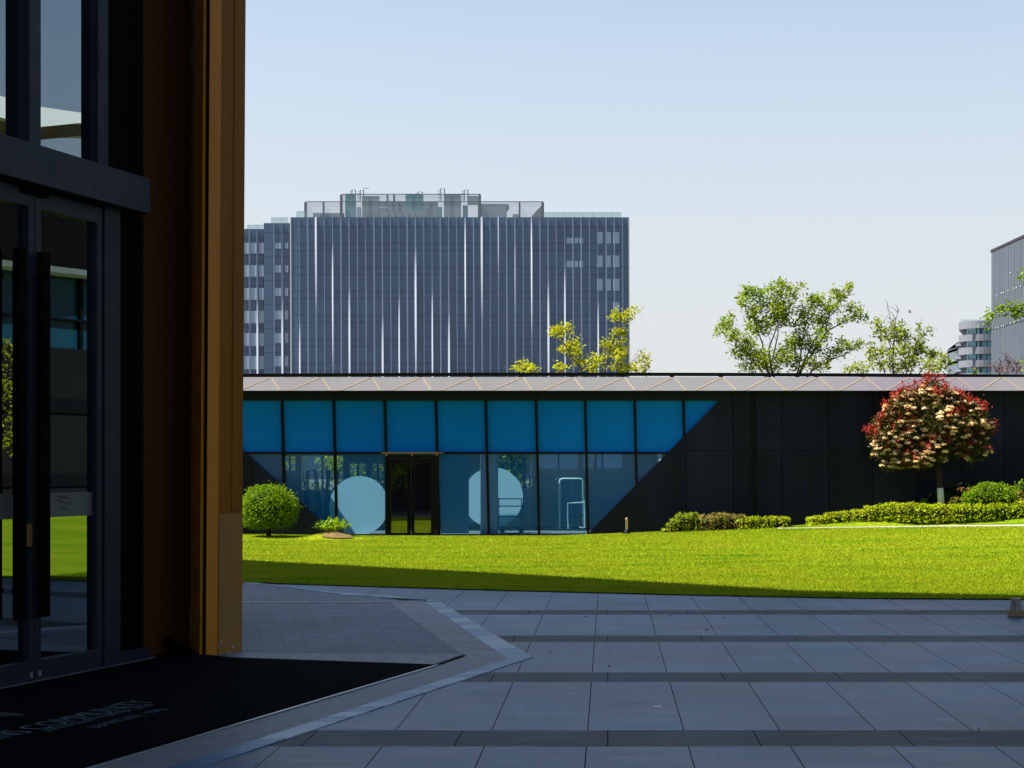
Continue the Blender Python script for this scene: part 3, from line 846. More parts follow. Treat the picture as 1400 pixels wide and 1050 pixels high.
# sloping dark wall panels
cols = [(790, 937.3), (938.2, 1001.6), (1002.6, 1026.5), (1034, 1068.6), (1069.6, 1132.7), (1133.7, 1192.7), (1193.7, 1252.5), (1253.4, 1312.5), (1313.4, 1372.5), (1373.4, 1432.5), (1433.4, 1492), (1493, 1552), (1553, 1640), (1641, 1740), (1741, 1840)]
mb = MB()
for c0_, c1_ in cols:
    for r0, r1 in ((534.5, 615.6), (616.2, 752)):
        poly = clip([(c0_, r0), (c1_, r0), (c1_, r1), (c0_, r1)], 1.02, 1.0, -(547.5 + 1.02 * 983))
        if len(poly) > 2: plate(mb, poly, -0.05, 0.14)
mb.build('wall_panel', M['dark_wall'], low); mb = MB()
for c0_, c1_ in ((100, 180), (181, 262), (263, 345), (346, 470)):
    poly = clip([(c0_, 540), (c1_, 540), (c1_, 748), (c0_, 748)], -0.906, 1.0, -(616 - 0.906 * 332))
    if len(poly) > 2: plate(mb, poly, -0.05, 0.14)
mb.build('wall_panel', M['dark_wall'], low)
mb = MB()
plate(mb, clip([(790, 534), (1840, 534), (1840, 756), (790, 756)], 1.02, 1.0, -(547.5 + 1.02 * 985)), -0.02, 0.25)
plate(mb, clip([(100, 540), (470, 540), (470, 750), (100, 750)], -0.906, 1.0, -(618 - 0.906 * 332)), -0.02, 0.25)
mb.build('backing_wall', M['mullion'], low)
mb = MB()
fe = [100, 180, 250, 317, 386, 457, 527, 597, 666, 734, 802, 870, 937, 1016]
for a, b in zip(fe[:-1], fe[1:]):
    poly = clip([(a + 0.2, 534.2), (b - 0.2, 534.2), (b - 0.2, 547.4), (a + 0.2, 547.4)], -1.02, -1.0, 547.0 + 1.02 * 984)
    if len(poly) > 2: plate(mb, poly, -0.055, 0.2)
mb.build('fascia', M['fascia'], low)
mb = MB(); plate(mb, clip([(100, 534.4), (1015, 534.4), (1015, 547.2), (100, 547.2)], -1.02, -1.0, 546.5 + 1.02 * 983), 0.146, 0.05); mb.build('fascia_backing', M['mullion'], low)
# pale roof band with zig-zag seams
TILT = 0.035
def Bb(px, py):
    t = (534.0 - py) / 18.5
    return B(px, py, -0.36 + TILT * t)
mb = MB()
for a in range(100, 1850, 70):
    q = [Bb(a, 534.0), Bb(a + 70, 534.0), Bb(a + 70, 515.6), Bb(a, 515.6)]
    mb.prism(q, (0, 0.05, 0))
band = mb.build('roof_band', M['band'], low)
mb = MB(); k = 0
ap = 299.5
while ap < 1840:
    rise = 41 - 14 * max(0, (ap - 700) / 700); fall = 11 + 14 * max(0, (ap - 700) / 600)
    for (x0, y0, x1, y1) in ((ap - rise, 533.4, ap, 516.2), (ap + 3, 516.2, ap + 3 + fall, 533.4)):
        w = 0.9
        q = [Bb(x0 - w, y0), Bb(x0 + w, y0), Bb(x1 + w, y1), Bb(x1 - w, y1)]
        mb.prism([p + Vector((0, -0.003, 0)) for p in q], (0, 0.006, 0))
    ap += 68.9 - 6.5 * max(0, min(1, (ap - 800) / 400))
mb.build('seam', M['seam'], band)
mb = MB(); a, b = B(100, 534.2), B(1840, 534.2)
mb.box(a.x, b.x, BD - 0.34, BD + 0.2, a.z - 0.03, a.z - 0.004); mb.build('soffit', M['fascia'], low)
mb = MB(); zt = B(0, 516.2).z
SK0, SK1 = B(330, 0).x, B(830, 0).x
mb.box(a.x, b.x, BD - 0.22, BD + 0.22, zt - 0.06, zt); mb.box(a.x, b.x, BD + 2.5, BD + 6.4, zt - 0.06, zt)
mb.box(a.x, SK0, BD + 0.22, BD + 2.5, zt - 0.06, zt); mb.box(SK1, b.x, BD + 0.22, BD + 2.5, zt - 0.06, zt); mb.build('roof', M['fascia'], low)
mb = MB(); mb.box(SK0, SK1, BD + 0.22, BD + 2.5, zt - 0.05, zt - 0.03); mb.build('added_skylight', M['sky_pane'], low)  # unseen roof opening, added to light the discs and room below
def rail_curve(px): return 509.3 + 2.4 * ((px - 790) / 560.0) ** 2
mb = MB()
xs = list(range(100, 1850, 50))
for a, b in zip(xs[:-1], xs[1:]):
    ya, yb = rail_curve(a) , rail_curve(b)
    ya, yb = min(ya, 512.5), min(yb, 512.5)
    mb.prism([B(a, ya, -0.3), B(b, yb, -0.3), B(b, yb + 4.4, -0.3), B(a, ya + 4.4, -0.3)], (0, 0.12, 0))
rl = mb.build('rail', M['rail'], low)
mb = MB(); ap = 299.5
while ap < 1840:
    mb = MB(); plate(mb, [(ap - 3, 513), (ap + 3, 513), (ap + 3, 516.5), (ap - 3, 516.5)], -0.27, 0.08); mb.build('rail_foot', M['rail'], rl)
    ap += 68.9 - 6.5 * max(0, min(1, (ap - 800) / 400))
# room behind the lower glass
BW = BD + 6.3
mb = MB()
XA, XB = -14.0, 18.9
ops = [(388, 404, 624, 644), (412, 469, 623, 670), (478, 500, 634, 660), (509, 524, 634, 660), (672, 727, 622, 668), (737, 790, 620, 640.5), (797, 850, 620, 640.5)]
opw = [(W(a, 0, BW).x, W(b, 0, BW).x, W(0, d, BW).z, W(0, c, BW).z) for a, b, c, d in ops]
x = XA; ztop = B(0, 534.5).z - 0.04
for (a, b, c, d) in opw:
    mb.box(x, a, BW, BW + 0.2, 0, ztop); mb.box(a, b, BW, BW + 0.2, 0, c); mb.box(a, b, BW, BW + 0.2, d, ztop); x = b
mb.box(x, XB, BW, BW + 0.2, 0, ztop)
mb.box(XA, XA + 0.2, BD + 0.3, BW - 0.01, 0, ztop); mb.box(B(905, 0).x, B(905, 0).x + 0.2, BD + 0.3, BW - 0.01, 0, ztop)
mb.build('back_wall', M['inner_wall'], low)
mb = MB(); mb.box(XA + .21, XB - .2, BD + 0.12, BW - 0.01, -0.2, 0.03); mb.build('room_floor', M['floor_in'], low)
for (a, b, c, d) in opw:
    mb = MB(); mb.box((a + b) / 2 - 0.025, (a + b) / 2 + 0.025, BW + 0.04, BW + 0.1, c, d); mb.build('window_bar', M['dark_pipe'], low)
mb = MB(); p0, p1 = W(657, 0, BD + 0.55), W(680, 0, BD + 0.55)
mb.box(p0.x, p1.x, BD + 0.5, BD + 0.9, 0.03, ztop - 0.04); mb.build('column', M['lavender'], low, 0.01)
zc_ = B(0, 600).z
mb = MB(); p0, p1 = W(602, 0, BD + 0.8), W(640, 0, BD + 0.8)
mb.box(p0.x, p1.x, BD + 0.95, BD + 1.05, 0.03, zc_ - 0.02); mb.build('partition', M['inner_dark'], low)
# upper blinds carrier: dropped ceiling over the room
mb = MB(); zc = B(0, 619).z
mb.box(XA + .21, B(905, 0).x, BD + 2.6, BW - 0.01, zc + 0.08, zc + 0.16); mb.build('ceiling', M['inner_wall'], low)
# doors of the low building
mb = MB()
for q in ((526.5, 529.6, 621.5, 733.6), (595.8, 599.4, 621.5, 733.6), (529.6, 595.8, 621.5, 626.8), (529.6, 595.8, 731.6, 733.6)):
    plate(mb, [(q[0], q[2]), (q[1], q[2]), (q[1], q[3]), (q[0], q[3])], -0.06, 0.14)
mb.build('door_frame', M['mullion'], low)
for (a, b, ga, gb, hx) in ((530.0, 561.6, 534.6, 556.6, 559.4), (562.2, 595.4, 566.4, 589.2, 564.4)):
    mb = MB()
    for q in ((a, ga, 627.2, 731.2), (gb, b, 627.2, 731.2), (ga, gb, 627.2, 632.6), (ga, gb, 728.6, 731.2)):
        plate(mb, [(q[0], q[2]), (q[1], q[2]), (q[1], q[3]), (q[0], q[3])], -0.03, 0.06)
    d = mb.build('door', M['mullion'], low)
    mb = MB(); plate(mb, [(ga, 632.6), (gb, 632.6), (gb, 728.6), (ga, 728.6)], 0.0, 0.012); mb.build('pane', M['dark_door_glass'], d)
    mb = MB(); plate(mb, [(hx - 0.6, 640), (hx + 0.6, 640), (hx + 0.6, 722), (hx - 0.6, 722)], -0.09, 0.025)
    for yy in (650, 712): plate(mb, [(hx - 0.5, yy), (hx + 0.5, yy), (hx + 0.5, yy + 1.5), (hx - 0.5, yy + 1.5)], -0.066, 0.034)
    mb.build('handle', M['handle'], d)
mb = MB(); plate(mb, [(521, 618.2), (606, 618.2), (606, 620.0), (521, 620.0)], -0.13, 0.05)
for xx in (528, 563, 597): plate(mb, [(xx - 1.3, 620.1), (xx + 1.3, 620.1), (xx + 1.3, 623.5), (xx - 1.3, 623.5)], -0.12, 0.10)
mb.build('brass_door_track', M['brass'], low)

# things inside
def disc(px, py, r, D, label):
    c = W(px, py, D); rr = r * D / F
    o = empty('round_panel', (c.x, c.y, c.z - rr), label, 'panel')
    mb = MB(); mb.prism([(c.x + rr * math.cos(t), D + 0.13 * rr * math.sin(t), c.z + rr * math.sin(t)) for t in np.linspace(0, 2 * math.pi, 72)[:-1]], (0, 0.05, 0)); mb.build('disc_face', M['white_disc'], o)
    mb = MB(); mb.prism([(c.x - 0.09 + rr * 1.02 * math.cos(t), D + 0.10 + 0.16 * rr * math.sin(t), c.z - 0.02 + rr * 1.0 * math.sin(t)) for t in np.linspace(0, 2 * math.pi, 72)[:-1]], (0, 0.04, 0)); mb.build('disc_shadow', M['inner_dark'], o)  # dark offset disc stands in for the shadow ring behind the face
disc(490.5, 691.5, 40.5, BD + 0.85, 'large white round panel behind the glass beside the double door')
disc(674, 680, 41, BD + 1.25, 'white round panel half hidden by the lavender column and a dark trolley')
# trolley with dark tube rails
D = BD + 0.75
tr = empty('hand_trolley', (W(697, 722, D).x, D, 0.03), 'dark tube trolley standing in front of the half hidden round panel', 'trolley')
mb = MB()
for y in (682, 692, 706): mb.tube([W(681, y, D), W(714.5, y, D)], 0.014, 6)
for x in (713, 715.5): mb.tube([W(x, 682, D), W(x, 720, D)], 0.012, 6)
mb.tube([W(682, 682, D), W(682, 720, D)], 0.012, 6)
mb.build('rail_frame', M['dark_pipe'], tr)
mb = MB(); a, b = W(681, 719.5, D), W(717, 723.5, D); mb.box(a.x, b.x, D - 0.02, D + 0.5, b.z, a.z); mb.build('deck', M['dark_pipe'], tr)
for x in (686, 712):
    for dy in (0.05, 0.4):
        mb = MB(); c = W(x, 726, D); zz = 0.03
        mb.prism([(c.x + 0.06 * math.cos(t), D + dy, 0.10 + 0.068 * math.sin(t)) for t in np.linspace(0, 2 * math.pi, 16)[:-1]], (0, 0.03, 0)); mb.build('wheel', M['dark_pipe'], tr)
# tall arched rack
D = BD + 1.0
rk = empty('clothes_rack', (W(780, 724, D).x, D, 0.03), 'tall arched pale tube rack standing behind the right lower panes', 'rack')
for dy, px0, px1, mat_ in ((0.0, 765, 797, 'pipe'), (0.5, 758.5, 801, 'dark_pipe')):
    mb = MB(); y0 = 654.5
    pts = [W(px0, 723, D), W(px0, y0 + 4, D), W(px0 + 1.2, y0 + 1.2, D), W(px0 + 4, y0, D), W(px1 - 4, y0, D), W(px1 - 1.2, y0 + 1.2, D), W(px1, y0 + 4, D), W(px1, 723, D)]
    mb.tube([p + Vector((0, dy, 0)) for p in pts], 0.022, 8); mb.build('arch', M[mat_], rk, smooth=True)
mb = MB()
for x in (768, 783): mb.prism([W(x, 657, D + 0.2), W(x + 13, 657, D + 0.2), W(x + 13, 716, D + 0.2), W(x, 716, D + 0.2)], (0, 0.05, 0))
mb.build('hanging_panel', M['inner_dark'], rk)
ch = empty('folding_chair', (W(788, 724, D - 0.3).x, D - 0.3, 0.03), 'small pale tube chair in front of the arched rack', 'chair')
mb = MB(); Dc = D - 0.3
mb.tube([W(776, 706, Dc), W(776, 688, Dc), W(799, 687, Dc), W(799, 683, Dc)], 0.018, 6); mb.tube([W(799, 687, Dc), W(799.5, 721, Dc), W(792, 721, Dc)], 0.018, 6)
mb.tube([W(776, 706, Dc), W(777, 723, Dc)], 0.018, 6); mb.tube([W(776, 688, Dc), W(776, 688, Dc) + Vector((0, .4, 0)), W(776, 723, Dc) + Vector((0, .4, 0))], 0.015, 6)
mb.build('tube_frame', M['pipe'], ch)
mb = MB(); mb.prism([W(777, 705, Dc), W(798, 705, Dc), W(798, 705, Dc) + Vector((0, .4, 0)), W(777, 705, Dc) + Vector((0, .4, 0))], (0, 0, 0.03)); mb.build('seat', M['inner_dark'], ch)
# wire frame stands seen through the left lower panes
for i, (xa, xb, xt0, xt1) in enumerate(((415, 440, 419, 433), (443, 468, 447, 462))):
    Dw = BD + 2.2 + 0.4 * i
    st = empty('wire_stand', (W((xa + xb) / 2, 0, Dw).x, Dw, 0.03), ('dark wire display stand, the left of two behind the left panes' if i == 0 else 'dark wire display stand, the right of two beside the big round panel'), 'stand', 'wire display stands')
    mb = MB()
    for f in np.linspace(0, 1, 5):
        for sgn in (0, 1):
            x0 = (xa + f * 6) if sgn == 0 else (xb - f * 6)
            x1 = (xt0 + f * 4) if sgn == 0 else (xt1 - f * 4)
            mb.tube([W(x0, 700, Dw), W(x1, 643, Dw)], 0.010, 5)
    mb.tube([W(xt0, 643, Dw), W(xt1, 643, Dw)], 0.012, 5); mb.tube([W(xa, 700, Dw), W(xb, 700, Dw)], 0.012, 5)
    mb.build('wire_frame', M['dark_pipe'], st)
    mb = MB(); a, b = W(xa + 2, 700, Dw), W(xb - 2, 700, Dw); mb.box(a.x, b.x, Dw - 0.2, Dw + 0.2, 0.03, a.z); mb.build('plinth', M['inner_dark'], st)

# ------------------------------------------------------------------ office tower far behind
TD = 300.0
tw = empty('office_tower', (0, TD, 0), 'wide blue grey office tower with white vertical fins behind the low building', 'building')
def T(px, py, off=0.0):
    return W(px, py, TD + off)
def curtain(x0, x1, ytop, off, name, nb):
    mb = MB()
    dx = (x1 - x0) / nb
    rows = []; y = ytop
    # rows: a top spandrel then vision / spandrel pairs of a 32.8 px storey
    ys = [ytop, ytop + 13]
    while ys[-1] < 520: ys += [ys[-1] + 22.6, ys[-1] + 32.8]
    for r in range(len(ys) - 1):
        for c in range(nb):
            a, b = T(x0 + c * dx + 0.12, ys[r] + 0.25, off), T(x0 + (c + 1) * dx - 0.12, ys[r + 1] - 0.25, off)
            mb.poly([(a.x, a.y, b.z), (b.x, a.y, b.z), (b.x, a.y, a.z), (a.x, a.y, a.z)], 0)
    a, b = T(x0, ytop, off + 0.12), T(x1, ytop, off + 0.12)
    mb.box(a.x, b.x, a.y, a.y + 42, 0, a.z, 1)
    yb = ys[-1] + 0.3
    lowb = T(0, yb, off).z
    mb.box(a.x, b.x, a.y - 0.11, a.y - 0.02, 0, lowb, 0)
    return mb.build(name, [M['tower'], M['tower_joint']], tw, fix=False)
curtain(397, 860.5, 297, 0.0, 'curtain_wall', 41)
curtain(360.5, 396.5, 305, 5.0, 'wing_wall', 3)
curtain(295, 360, 313, 10.0, 'rear_wing_wall', 6)
bulge = {0: (1000, 1), 2: (280, 1), 4: (600, 1), 6: (830, 1), 8: (620, .4), 10: (980, 1), 12: (870, 1), 14: (640, 1.1), 16: (840, 1), 18: (960, 1), 20: (450, 1), 22: (330, 1), 24: (250, .6), 26: (480, .5), 28: (430, 1), 30: (800, 1), 32: (720, 1), 34: (500, .3), 36: (880, .9)}
def fin(xp, ytop, off, b, ww=0.20):
    mb = MB(); n = 40
    vs = []
    for k in range(n + 1):
        y = ytop + (520 - ytop) * k / n
        yc = (y - 240) * 3.75
        g = math.exp(-((yc - b[0]) / (260.0 if yc < b[0] else 420.0)) ** 2) * b[1] if b else 0
        w = ww + 0.17 * g
        c = T(xp + 0.9 * (k / n) , y, off)
        tw_ = -0.05 + 0.32 * g
        vs.append((Vector((c.x - w / 2, c.y - 0.05 - 0.10, c.z)), Vector((c.x + w / 2, c.y - 0.05 - tw_, c.z))))
    for (a0, b0), (a1, b1) in zip(vs[:-1], vs[1:]):
        mb.poly([a1, b1, b0, a0])
        bk = Vector((0, 0.10, 0))
        mb.poly([a0, a0 + bk, a1 + bk, a1]); mb.poly([b0, b1, b1 + bk, b0 + bk])
    return mb.build('fin', M['fin'], tw, fix=False)
for i in range(40):
    fin(409.3 + 11.33 * i, 297, 0.0, bulge.get(i) or ((900, 0.12) if i % 4 == 1 else None), 0.10 + 0.04 * ((i * 7) % 4))
for xp, b in ((374.5, None), (385.5, (900, 1.0))): fin(xp, 305, 5.0, b)
for xp, b in ((341, None), (351.5, (900, 1.0)), (330, None)): fin(xp, 313, 10.0, b)
for xp, off, yt in ((397.2, -0.06, 296.8), (860.2, -0.06, 297)):
    mb = MB(); a = T(xp - 0.7, yt, off); b = T(xp + 0.7, yt, off); c = T(xp + 1.5, 520, off); d = T(xp + 0.1, 520, off)
    mb.prism([a, b, c, d], (0, 0.5, 0)); mb.build('corner_trim', M['fin_light'], tw)
def tower_window(x0, x1, y0, y1, off, ox, oy, s=3.75):
    a, b = T(ox + x0 / s, oy + y0 / s, off - 0.04), T(ox + x1 / s, oy + y1 / s, off - 0.04)
    mb = MB(); mb.box(a.x, b.x, a.y, a.y + 0.03, b.z, a.z); mb.build('blind', M['blind'], tw)
for (y0, y1) in ((290, 348), (410, 470), (530, 590)):
    for (x0, x1) in ((812, 840), (855, 882), (894, 925)): tower_window(x0, x1, y0, y1, 0, 600, 240)
tower_window(894, 925, 650, 700, 0, 600, 240)
for y0, y1 in ((320, 348), (437, 470)):
    for x0, x1 in ((655, 675), (680, 688), (695, 714), (721, 728), (735, 740)): tower_window(x0, x1, y0, y1, 0, 600, 240)
for y0, y1 in ((345, 375), (460, 497), (577, 617), (693, 737), (808, 858), (925, 978)):
    for x0, x1 in ((209, 240), (261, 277)): tower_window(x0, x1, y0, y1, 5.0, 320, 240)
for y0, y1 in ((345, 400), (460, 518), (577, 637), (693, 757), (808, 873), (925, 993)):
    for x0, x1 in ((52, 77), (83, 118), (128, 158)): tower_window(x0, x1, y0, y1, 10.0, 320, 240)
# roof plant
def c8(x, y, off=0.0): return T(400 + x / 3.889, 250 + y / 3.889, off)
def rbox(x0, x1, y0, y1, off, dep, mat_, name):
    a, b = c8(x0, y0, off), c8(x1, y1, off)
    mb = MB(); mb.box(a.x, b.x, a.y, a.y + 1.2, b.z, a.z)
    for k in range(1, int((b.x - a.x) / 1.2)):
        xx = a.x + k * 1.2; mb.box(xx - 0.04, xx + 0.04, a.y - 0.06, a.y - 0.002, b.z, a.z)
    return mb.build(name, M[mat_], tw)
for q in ((280, 332, 60, 186, 12, 6, 'unit_teal'), (370, 458, 70, 186, 14, 6, 'unit_grey'), (600, 692, 60, 186, 12, 6, 'unit_teal'), (459, 599, 97, 186, 18, 5, 'unit_grey'), (693, 770, 99, 186, 16, 5, 'unit_grey'),
          (805, 893, 62, 186, 12, 6, 'unit_grey'), (930, 985, 70, 112, 15, 5, 'unit_grey'), (110, 270, 160, 186, 8, 4, 'unit_grey'), (1170, 1205, 166, 186, 9, 3, 'unit_grey'), (470, 700, 152, 186, 7, 3, 'unit_grey'), (712, 722, 132, 186, 6.5, 3, 'roof_dark'), (768, 792, 128, 186, 8, 3, 'unit_teal'), (340, 360, 128, 186, 10, 3, 'blind'), (462, 505, 124, 136, 11, 3, 'blind'), (1000, 1030, 176, 186, 6, 2, 'blind'), (1085, 1118, 175, 186, 6, 2, 'blind'), (905, 930, 120, 186, 13, 3, 'unit_teal')):
    rbox(*q, 'roof_unit')
a = [c8(985, 136, 9), c8(1130, 136, 9), c8(1146, 112, 9), c8(930, 112, 9), c8(895, 186, 9), c8(985, 186, 9)]
mb = MB(); mb.prism([c8(985, 112, 9), c8(1146, 112, 9), c8(1130, 136, 9), c8(1130, 186, 9), c8(985, 186, 9)], (0, 5, 0)); mb.build('air_duct', M['unit_grey'], tw)
for x0, x1, y0, y1, off in ((72, 1333, 100, 186, 4), (262, 998, 60, 100, 10)):
    mb = MB(); a, b = c8(x0, y0, off), c8(x1, y1, off); mb.poly([(a.x, a.y, b.z), (b.x, a.y, b.z), (b.x, a.y, a.z), (a.x, a.y, a.z)])
    s_ = mb.build('roof_screen', M['screen'], tw, fix=False)
    mb = MB(); w_ = 0.13
    mb.box(a.x, b.x, a.y - 0.06, a.y + 0.06, a.z - 0.06, a.z + 0.06)
    k = 0
    xs = [72, 165, 262, 998, 1207, 1333] if y0 == 100 else [262, 505, 540, 998]
    for xx in xs:
        p = c8(xx, y0, off); mb.box(p.x - (0.32 if xx in (262, 998, 72, 1333) else 0.15), p.x + 0.15, a.y - 0.15, a.y - 0.01, b.z, a.z - 0.1)
    mb.build('screen_post', M['roof_dark'], s_)
mb = MB(); mb.prism([c8(1265, 184, 4.3), c8(1333, 110, 4.3), c8(1333, 184, 4.3)], (0, 0.3, 0)); mb.build('screen_brace', M['roof_dark'], tw)
for x0, x1, y0 in ((316, 334, 37), (360, 378, 40), (668, 690, 48), (788, 808, 31), (913, 932, 38)):
    mb = MB(); o11 = 11
    mb.tube([c8(x0, 95, o11), c8(x0, y0, o11), c8(x1, y0, o11), c8(x1, 95, o11)], 0.10, 5)
    for y in range(y0 + 8, 95, 9): mb.tube([c8(x0 - 14, y, o11), c8(x0, y, o11)], 0.05, 4)
    mb.build('ladder_hoop', M['roof_dark'], tw)
mb = MB(); mb.tube([c8(378, 40, 11), c8(378, 28, 11), c8(405, 29, 11)], 0.07, 5); mb.build('aerial', M['roof_dark'], tw)
for x0, x1, y0, y1, off in ((744.5, 849.5, 291, 297, 3), (405.5, 418, 289.5, 297, 3), (371, 394, 298, 305, 7), (338, 360, 308, 313, 12)):
    a, b = T(x0, y0, off), T(x1, y1 + 0.6, off)
    mb = MB(); mb.poly([(a.x, a.y, b.z), (b.x, a.y, b.z), (b.x, a.y, a.z), (a.x, a.y, a.z)]); g_ = mb.build('roof_guard', M['rail_glass'], tw, fix=False)
    mb = MB(); mb.box(a.x, b.x, a.y - 0.04, a.y + 0.04, a.z, a.z + 0.09)
    for k in range(int((b.x - a.x) / 1.7) + 1):
        mb.box(a.x + k * 1.7, a.x + k * 1.7 + 0.07, a.y - 0.05, a.y - 0.01, b.z, a.z)
    mb.build('guard_rail', M['rail_glass'], g_)

# ------------------------------------------------------------------ ribbed grey building (right) and white rounded block
GD = 140.0
gc = W(1357, 345, GD)
gb = empty('grey_hall', (gc.x, gc.y, 0), 'windowless grey ribbed metal building at the right edge of the photo', 'building')
gd = Vector((0.053, -1.0, 0)).normalized()
mb = MB(); pw = 0.0
rnd = random.Random(4)
nL = Vector((-1, -0.053, 0)).normalized()
while pw < 30:
    w = rnd.choice([0.45, 0.6, 0.6, 0.85])
    for (z0, z1) in ((0, 6.9), (6.95, 13.0), (13.05, gc.z)):
        a, b = gc + gd * (pw + 0.02), gc + gd * (pw + w - 0.02)
        o = nL * (0.10 + rnd.uniform(0, 0.015))
        mb.prism([Vector((a.x, a.y, z0)), Vector((b.x, b.y, z0)), Vector((b.x, b.y, z0)) + o, Vector((a.x, a.y, z0)) + o], (0, 0, z1 - z0))
    pw += w
mb.build('ribbed_cladding', M['grey_clad'], gb)
mb = MB(); e = gc + gd * 30
mb.prism([(gc.x, gc.y, 0), (e.x, e.y, 0), (e.x + 20, e.y, 0), (gc.x + 20, gc.y, 0)], (0, 0, gc.z - 0.02)); mb.build('wall', M['grey_clad_gap'], gb)
mb = MB(); o = nL * 0.16
mb.prism([Vector((gc.x, gc.y + 0.1, gc.z)) + o, Vector((e.x, e.y, gc.z)) + o, Vector((e.x, e.y, gc.z)), Vector((gc.x, gc.y + 0.1, gc.z))], (0, 0, 0.2))
mb.build('edge_trim', M['clad_edge'], gb)
for (x, y) in ((1350, 235), (1290, 335), (1310, 323), (1320, 321), (1340, 312), (1366, 303), (1376, 299), (1394, 294), (1285, 475), (1297, 474), (1312, 468), (1320, 465), (1350, 455), (1367, 449), (1386, 441)):
    px, py = 960 + x / 3.182, 300 + y / 3.182
    k = (px - PX) / F
    # hit the facade line gc + gd*t
    t = (gc.x - k * gc.y) / (k * gd.y - gd.x)
    p = gc + gd * t; z = H - (py - PY) * p.y / F
    mb = MB(); o = nL * 0.20
    q = Vector((p.x, p.y, z))
    mb.prism([q + nL * 0.17 + gd * -0.10, q + nL * 0.13 + gd * 0.10, q + nL * 0.17 + gd * 0.10, q + nL * 0.17 + gd * -0.10], (0, 0, 0.11)); mb.build('wall_vent', M['lamp_white'], gb)

RD = 185.0
wb = empty('rounded_office_block', (W(1335, 0, RD).x, RD, 0), 'distant white office block with rounded corner and striped floors beside the grey hall', 'building')
def c9(x, y): return W(1300 + x / 4.773, 310 + y / 4.773, RD)
def rounded(x0, x1, y0, y1, inset, r, mat_, name, off=0.0):
    a, b = c9(x0, y0), c9(x1, y1)
    pts = []
    kx = (RD + off) / RD; X0, X1, Y0, Y1 = a.x * kx + inset, b.x * kx, RD + off + inset, RD + off + 14
    for t in np.linspace(math.pi, 1.5 * math.pi, 10): pts.append((X0 + r + r * math.cos(t), Y0 + r + r * math.sin(t), b.z))
    pts += [(X1, Y0, b.z), (X1, Y1, b.z), (X0 * Y1 / Y0 + 0.2, Y1, b.z)]
    mb = MB(); mb.prism(pts, (0, 0, a.z - b.z)); return mb.build(name, M[mat_], wb)
FL = [(612, 661), (699, 743), (783, 829), (868, 913)]
for (y0, y1) in FL: rounded(83, 420, y0, y1, 0, 2.6, 'white_band', 'floor_band')
rounded(88, 420, 655, 1300, 0.45, 2.4, 'slate_glass', 'core_wall')
rounded(83, 420, 953, 1300, 0.0, 2.6, 'white_band', 'floor_band')
for (y0, y1) in ((735, 752), (822, 840), (908, 925)): rounded(50, 140, y0, y1, 0, 1.6, 'white_band', 'floor_band', 5)
rounded(53, 140, 722, 1300, 0.2, 1.5, 'slate_glass', 'side_core_wall', 5)
for (y0, y1) in ((664, 697), (746, 782), (832, 867), (916, 952)):
    for (x0, x1) in ((113, 137), (140, 161), (176, 192), (210, 236), (240, 266), (270, 300)):
        a, b = c9(x0, y0), c9(x1, y1)
        mb = MB(); mb.box(a.x, b.x, RD + 0.36, RD + 0.44, b.z, a.z); f_ = mb.build('window', M['teal_glass'], wb)
    for xx in (114, 138, 162, 208, 238):
        a, b = c9(xx, y0), c9(xx + 3, y1)
        mb = MB(); mb.box(a.x, b.x, RD + 0.27, RD + 0.35, b.z, a.z); mb.build('window_post', M['white_band'], wb)
a, b = c9(90, 594), c9(260, 612)
mb = MB(); mb.poly([(a.x, RD + 2, b.z), (b.x, RD + 2, b.z), (b.x, RD + 2, a.z), (a.x, RD + 2, a.z)]); mb.build('roof_guard', M['rail_glass'], wb, fix=False)

# ------------------------------------------------------------------ hall across the lawn, right of the frame (mirrored in the entrance glass)
hl = empty('opposite_hall', (28, 45, 0), 'two storey hall with blue window strip and white curved canopy across the lawn', 'building')
mb = MB(); mb.box(28, 50, 14, 80, 0, 5.45); mb.build('lower_wall', M['hall_grey'], hl)
mb = MB(); mb.box(28.4, 50, 14, 80, 5.45, 7.75); mb.build('window_strip', M['hall_glass'], hl)
mb = MB()
for k in range(34): mb.box(28.25, 28.39, 14 + k * 2.0, 14.12 + k * 2.0, 5.46, 7.74)
mb.box(28.22, 28.39, 14, 80, 6.35, 6.42); mb.build('window_post', M['mullion'], hl)
mb = MB(); mb.box(27.7, 50, 14, 80, 7.95, 9.9); mb.build('upper_wall', M['hall_brown'], hl)
mb = MB(); mb.box(27.6, 49, 14, 80, 7.76, 7.94); mb.build('white_ledge', M['white_paint'], hl)
for z0, z1 in ((3.4, 3.85), (1.1, 1.5)):
    for k in range(6):
        mb = MB(); mb.box(27.95, 27.995, 18 + k * 10, 25 + k * 10, z0, z1); mb.build('window', M['mullion'], hl)
top = [(24, 11.75), (30, 12.0), (35.8, 12.05), (37.2, 11.98), (38.7, 12.07), (42, 12.35)]
bot = [(24, 11.2), (30, 11.4), (35.8, 11.45), (37.2, 11.38), (38.7, 11.76), (42, 12.2)]
und = [(24, 9.92), (30, 10.2), (35.8, 10.4), (37.2, 10.62), (38.7, 11.5), (41.2, 12.1)]
cn = MB()
for k in range(5):
    cn.prism([(24.5, *bot[k]), (24.5, *bot[k + 1]), (24.5, *top[k + 1]), (24.5, *top[k])], (3.5, 0, 0))
cn.build('canopy', M['white_paint'], hl)
cs = MB()
for k in range(5):
    cs.prism([(24.8, bot[k][0], bot[k][1] - 0.01), (24.8, bot[k + 1][0], bot[k + 1][1] - 0.01), (27.6, und[k + 1][0], und[k + 1][1]), (27.6, und[k][0], und[k][1])], (0.3, 0, 0))
cs.build('canopy_soffit', M['canopy_soffit'], hl)
cs = MB(); cs.box(25.4, 27.0, 24, 35.6, 10.9, 11.3); cs.build('canopy_beam', M['mullion'], hl)
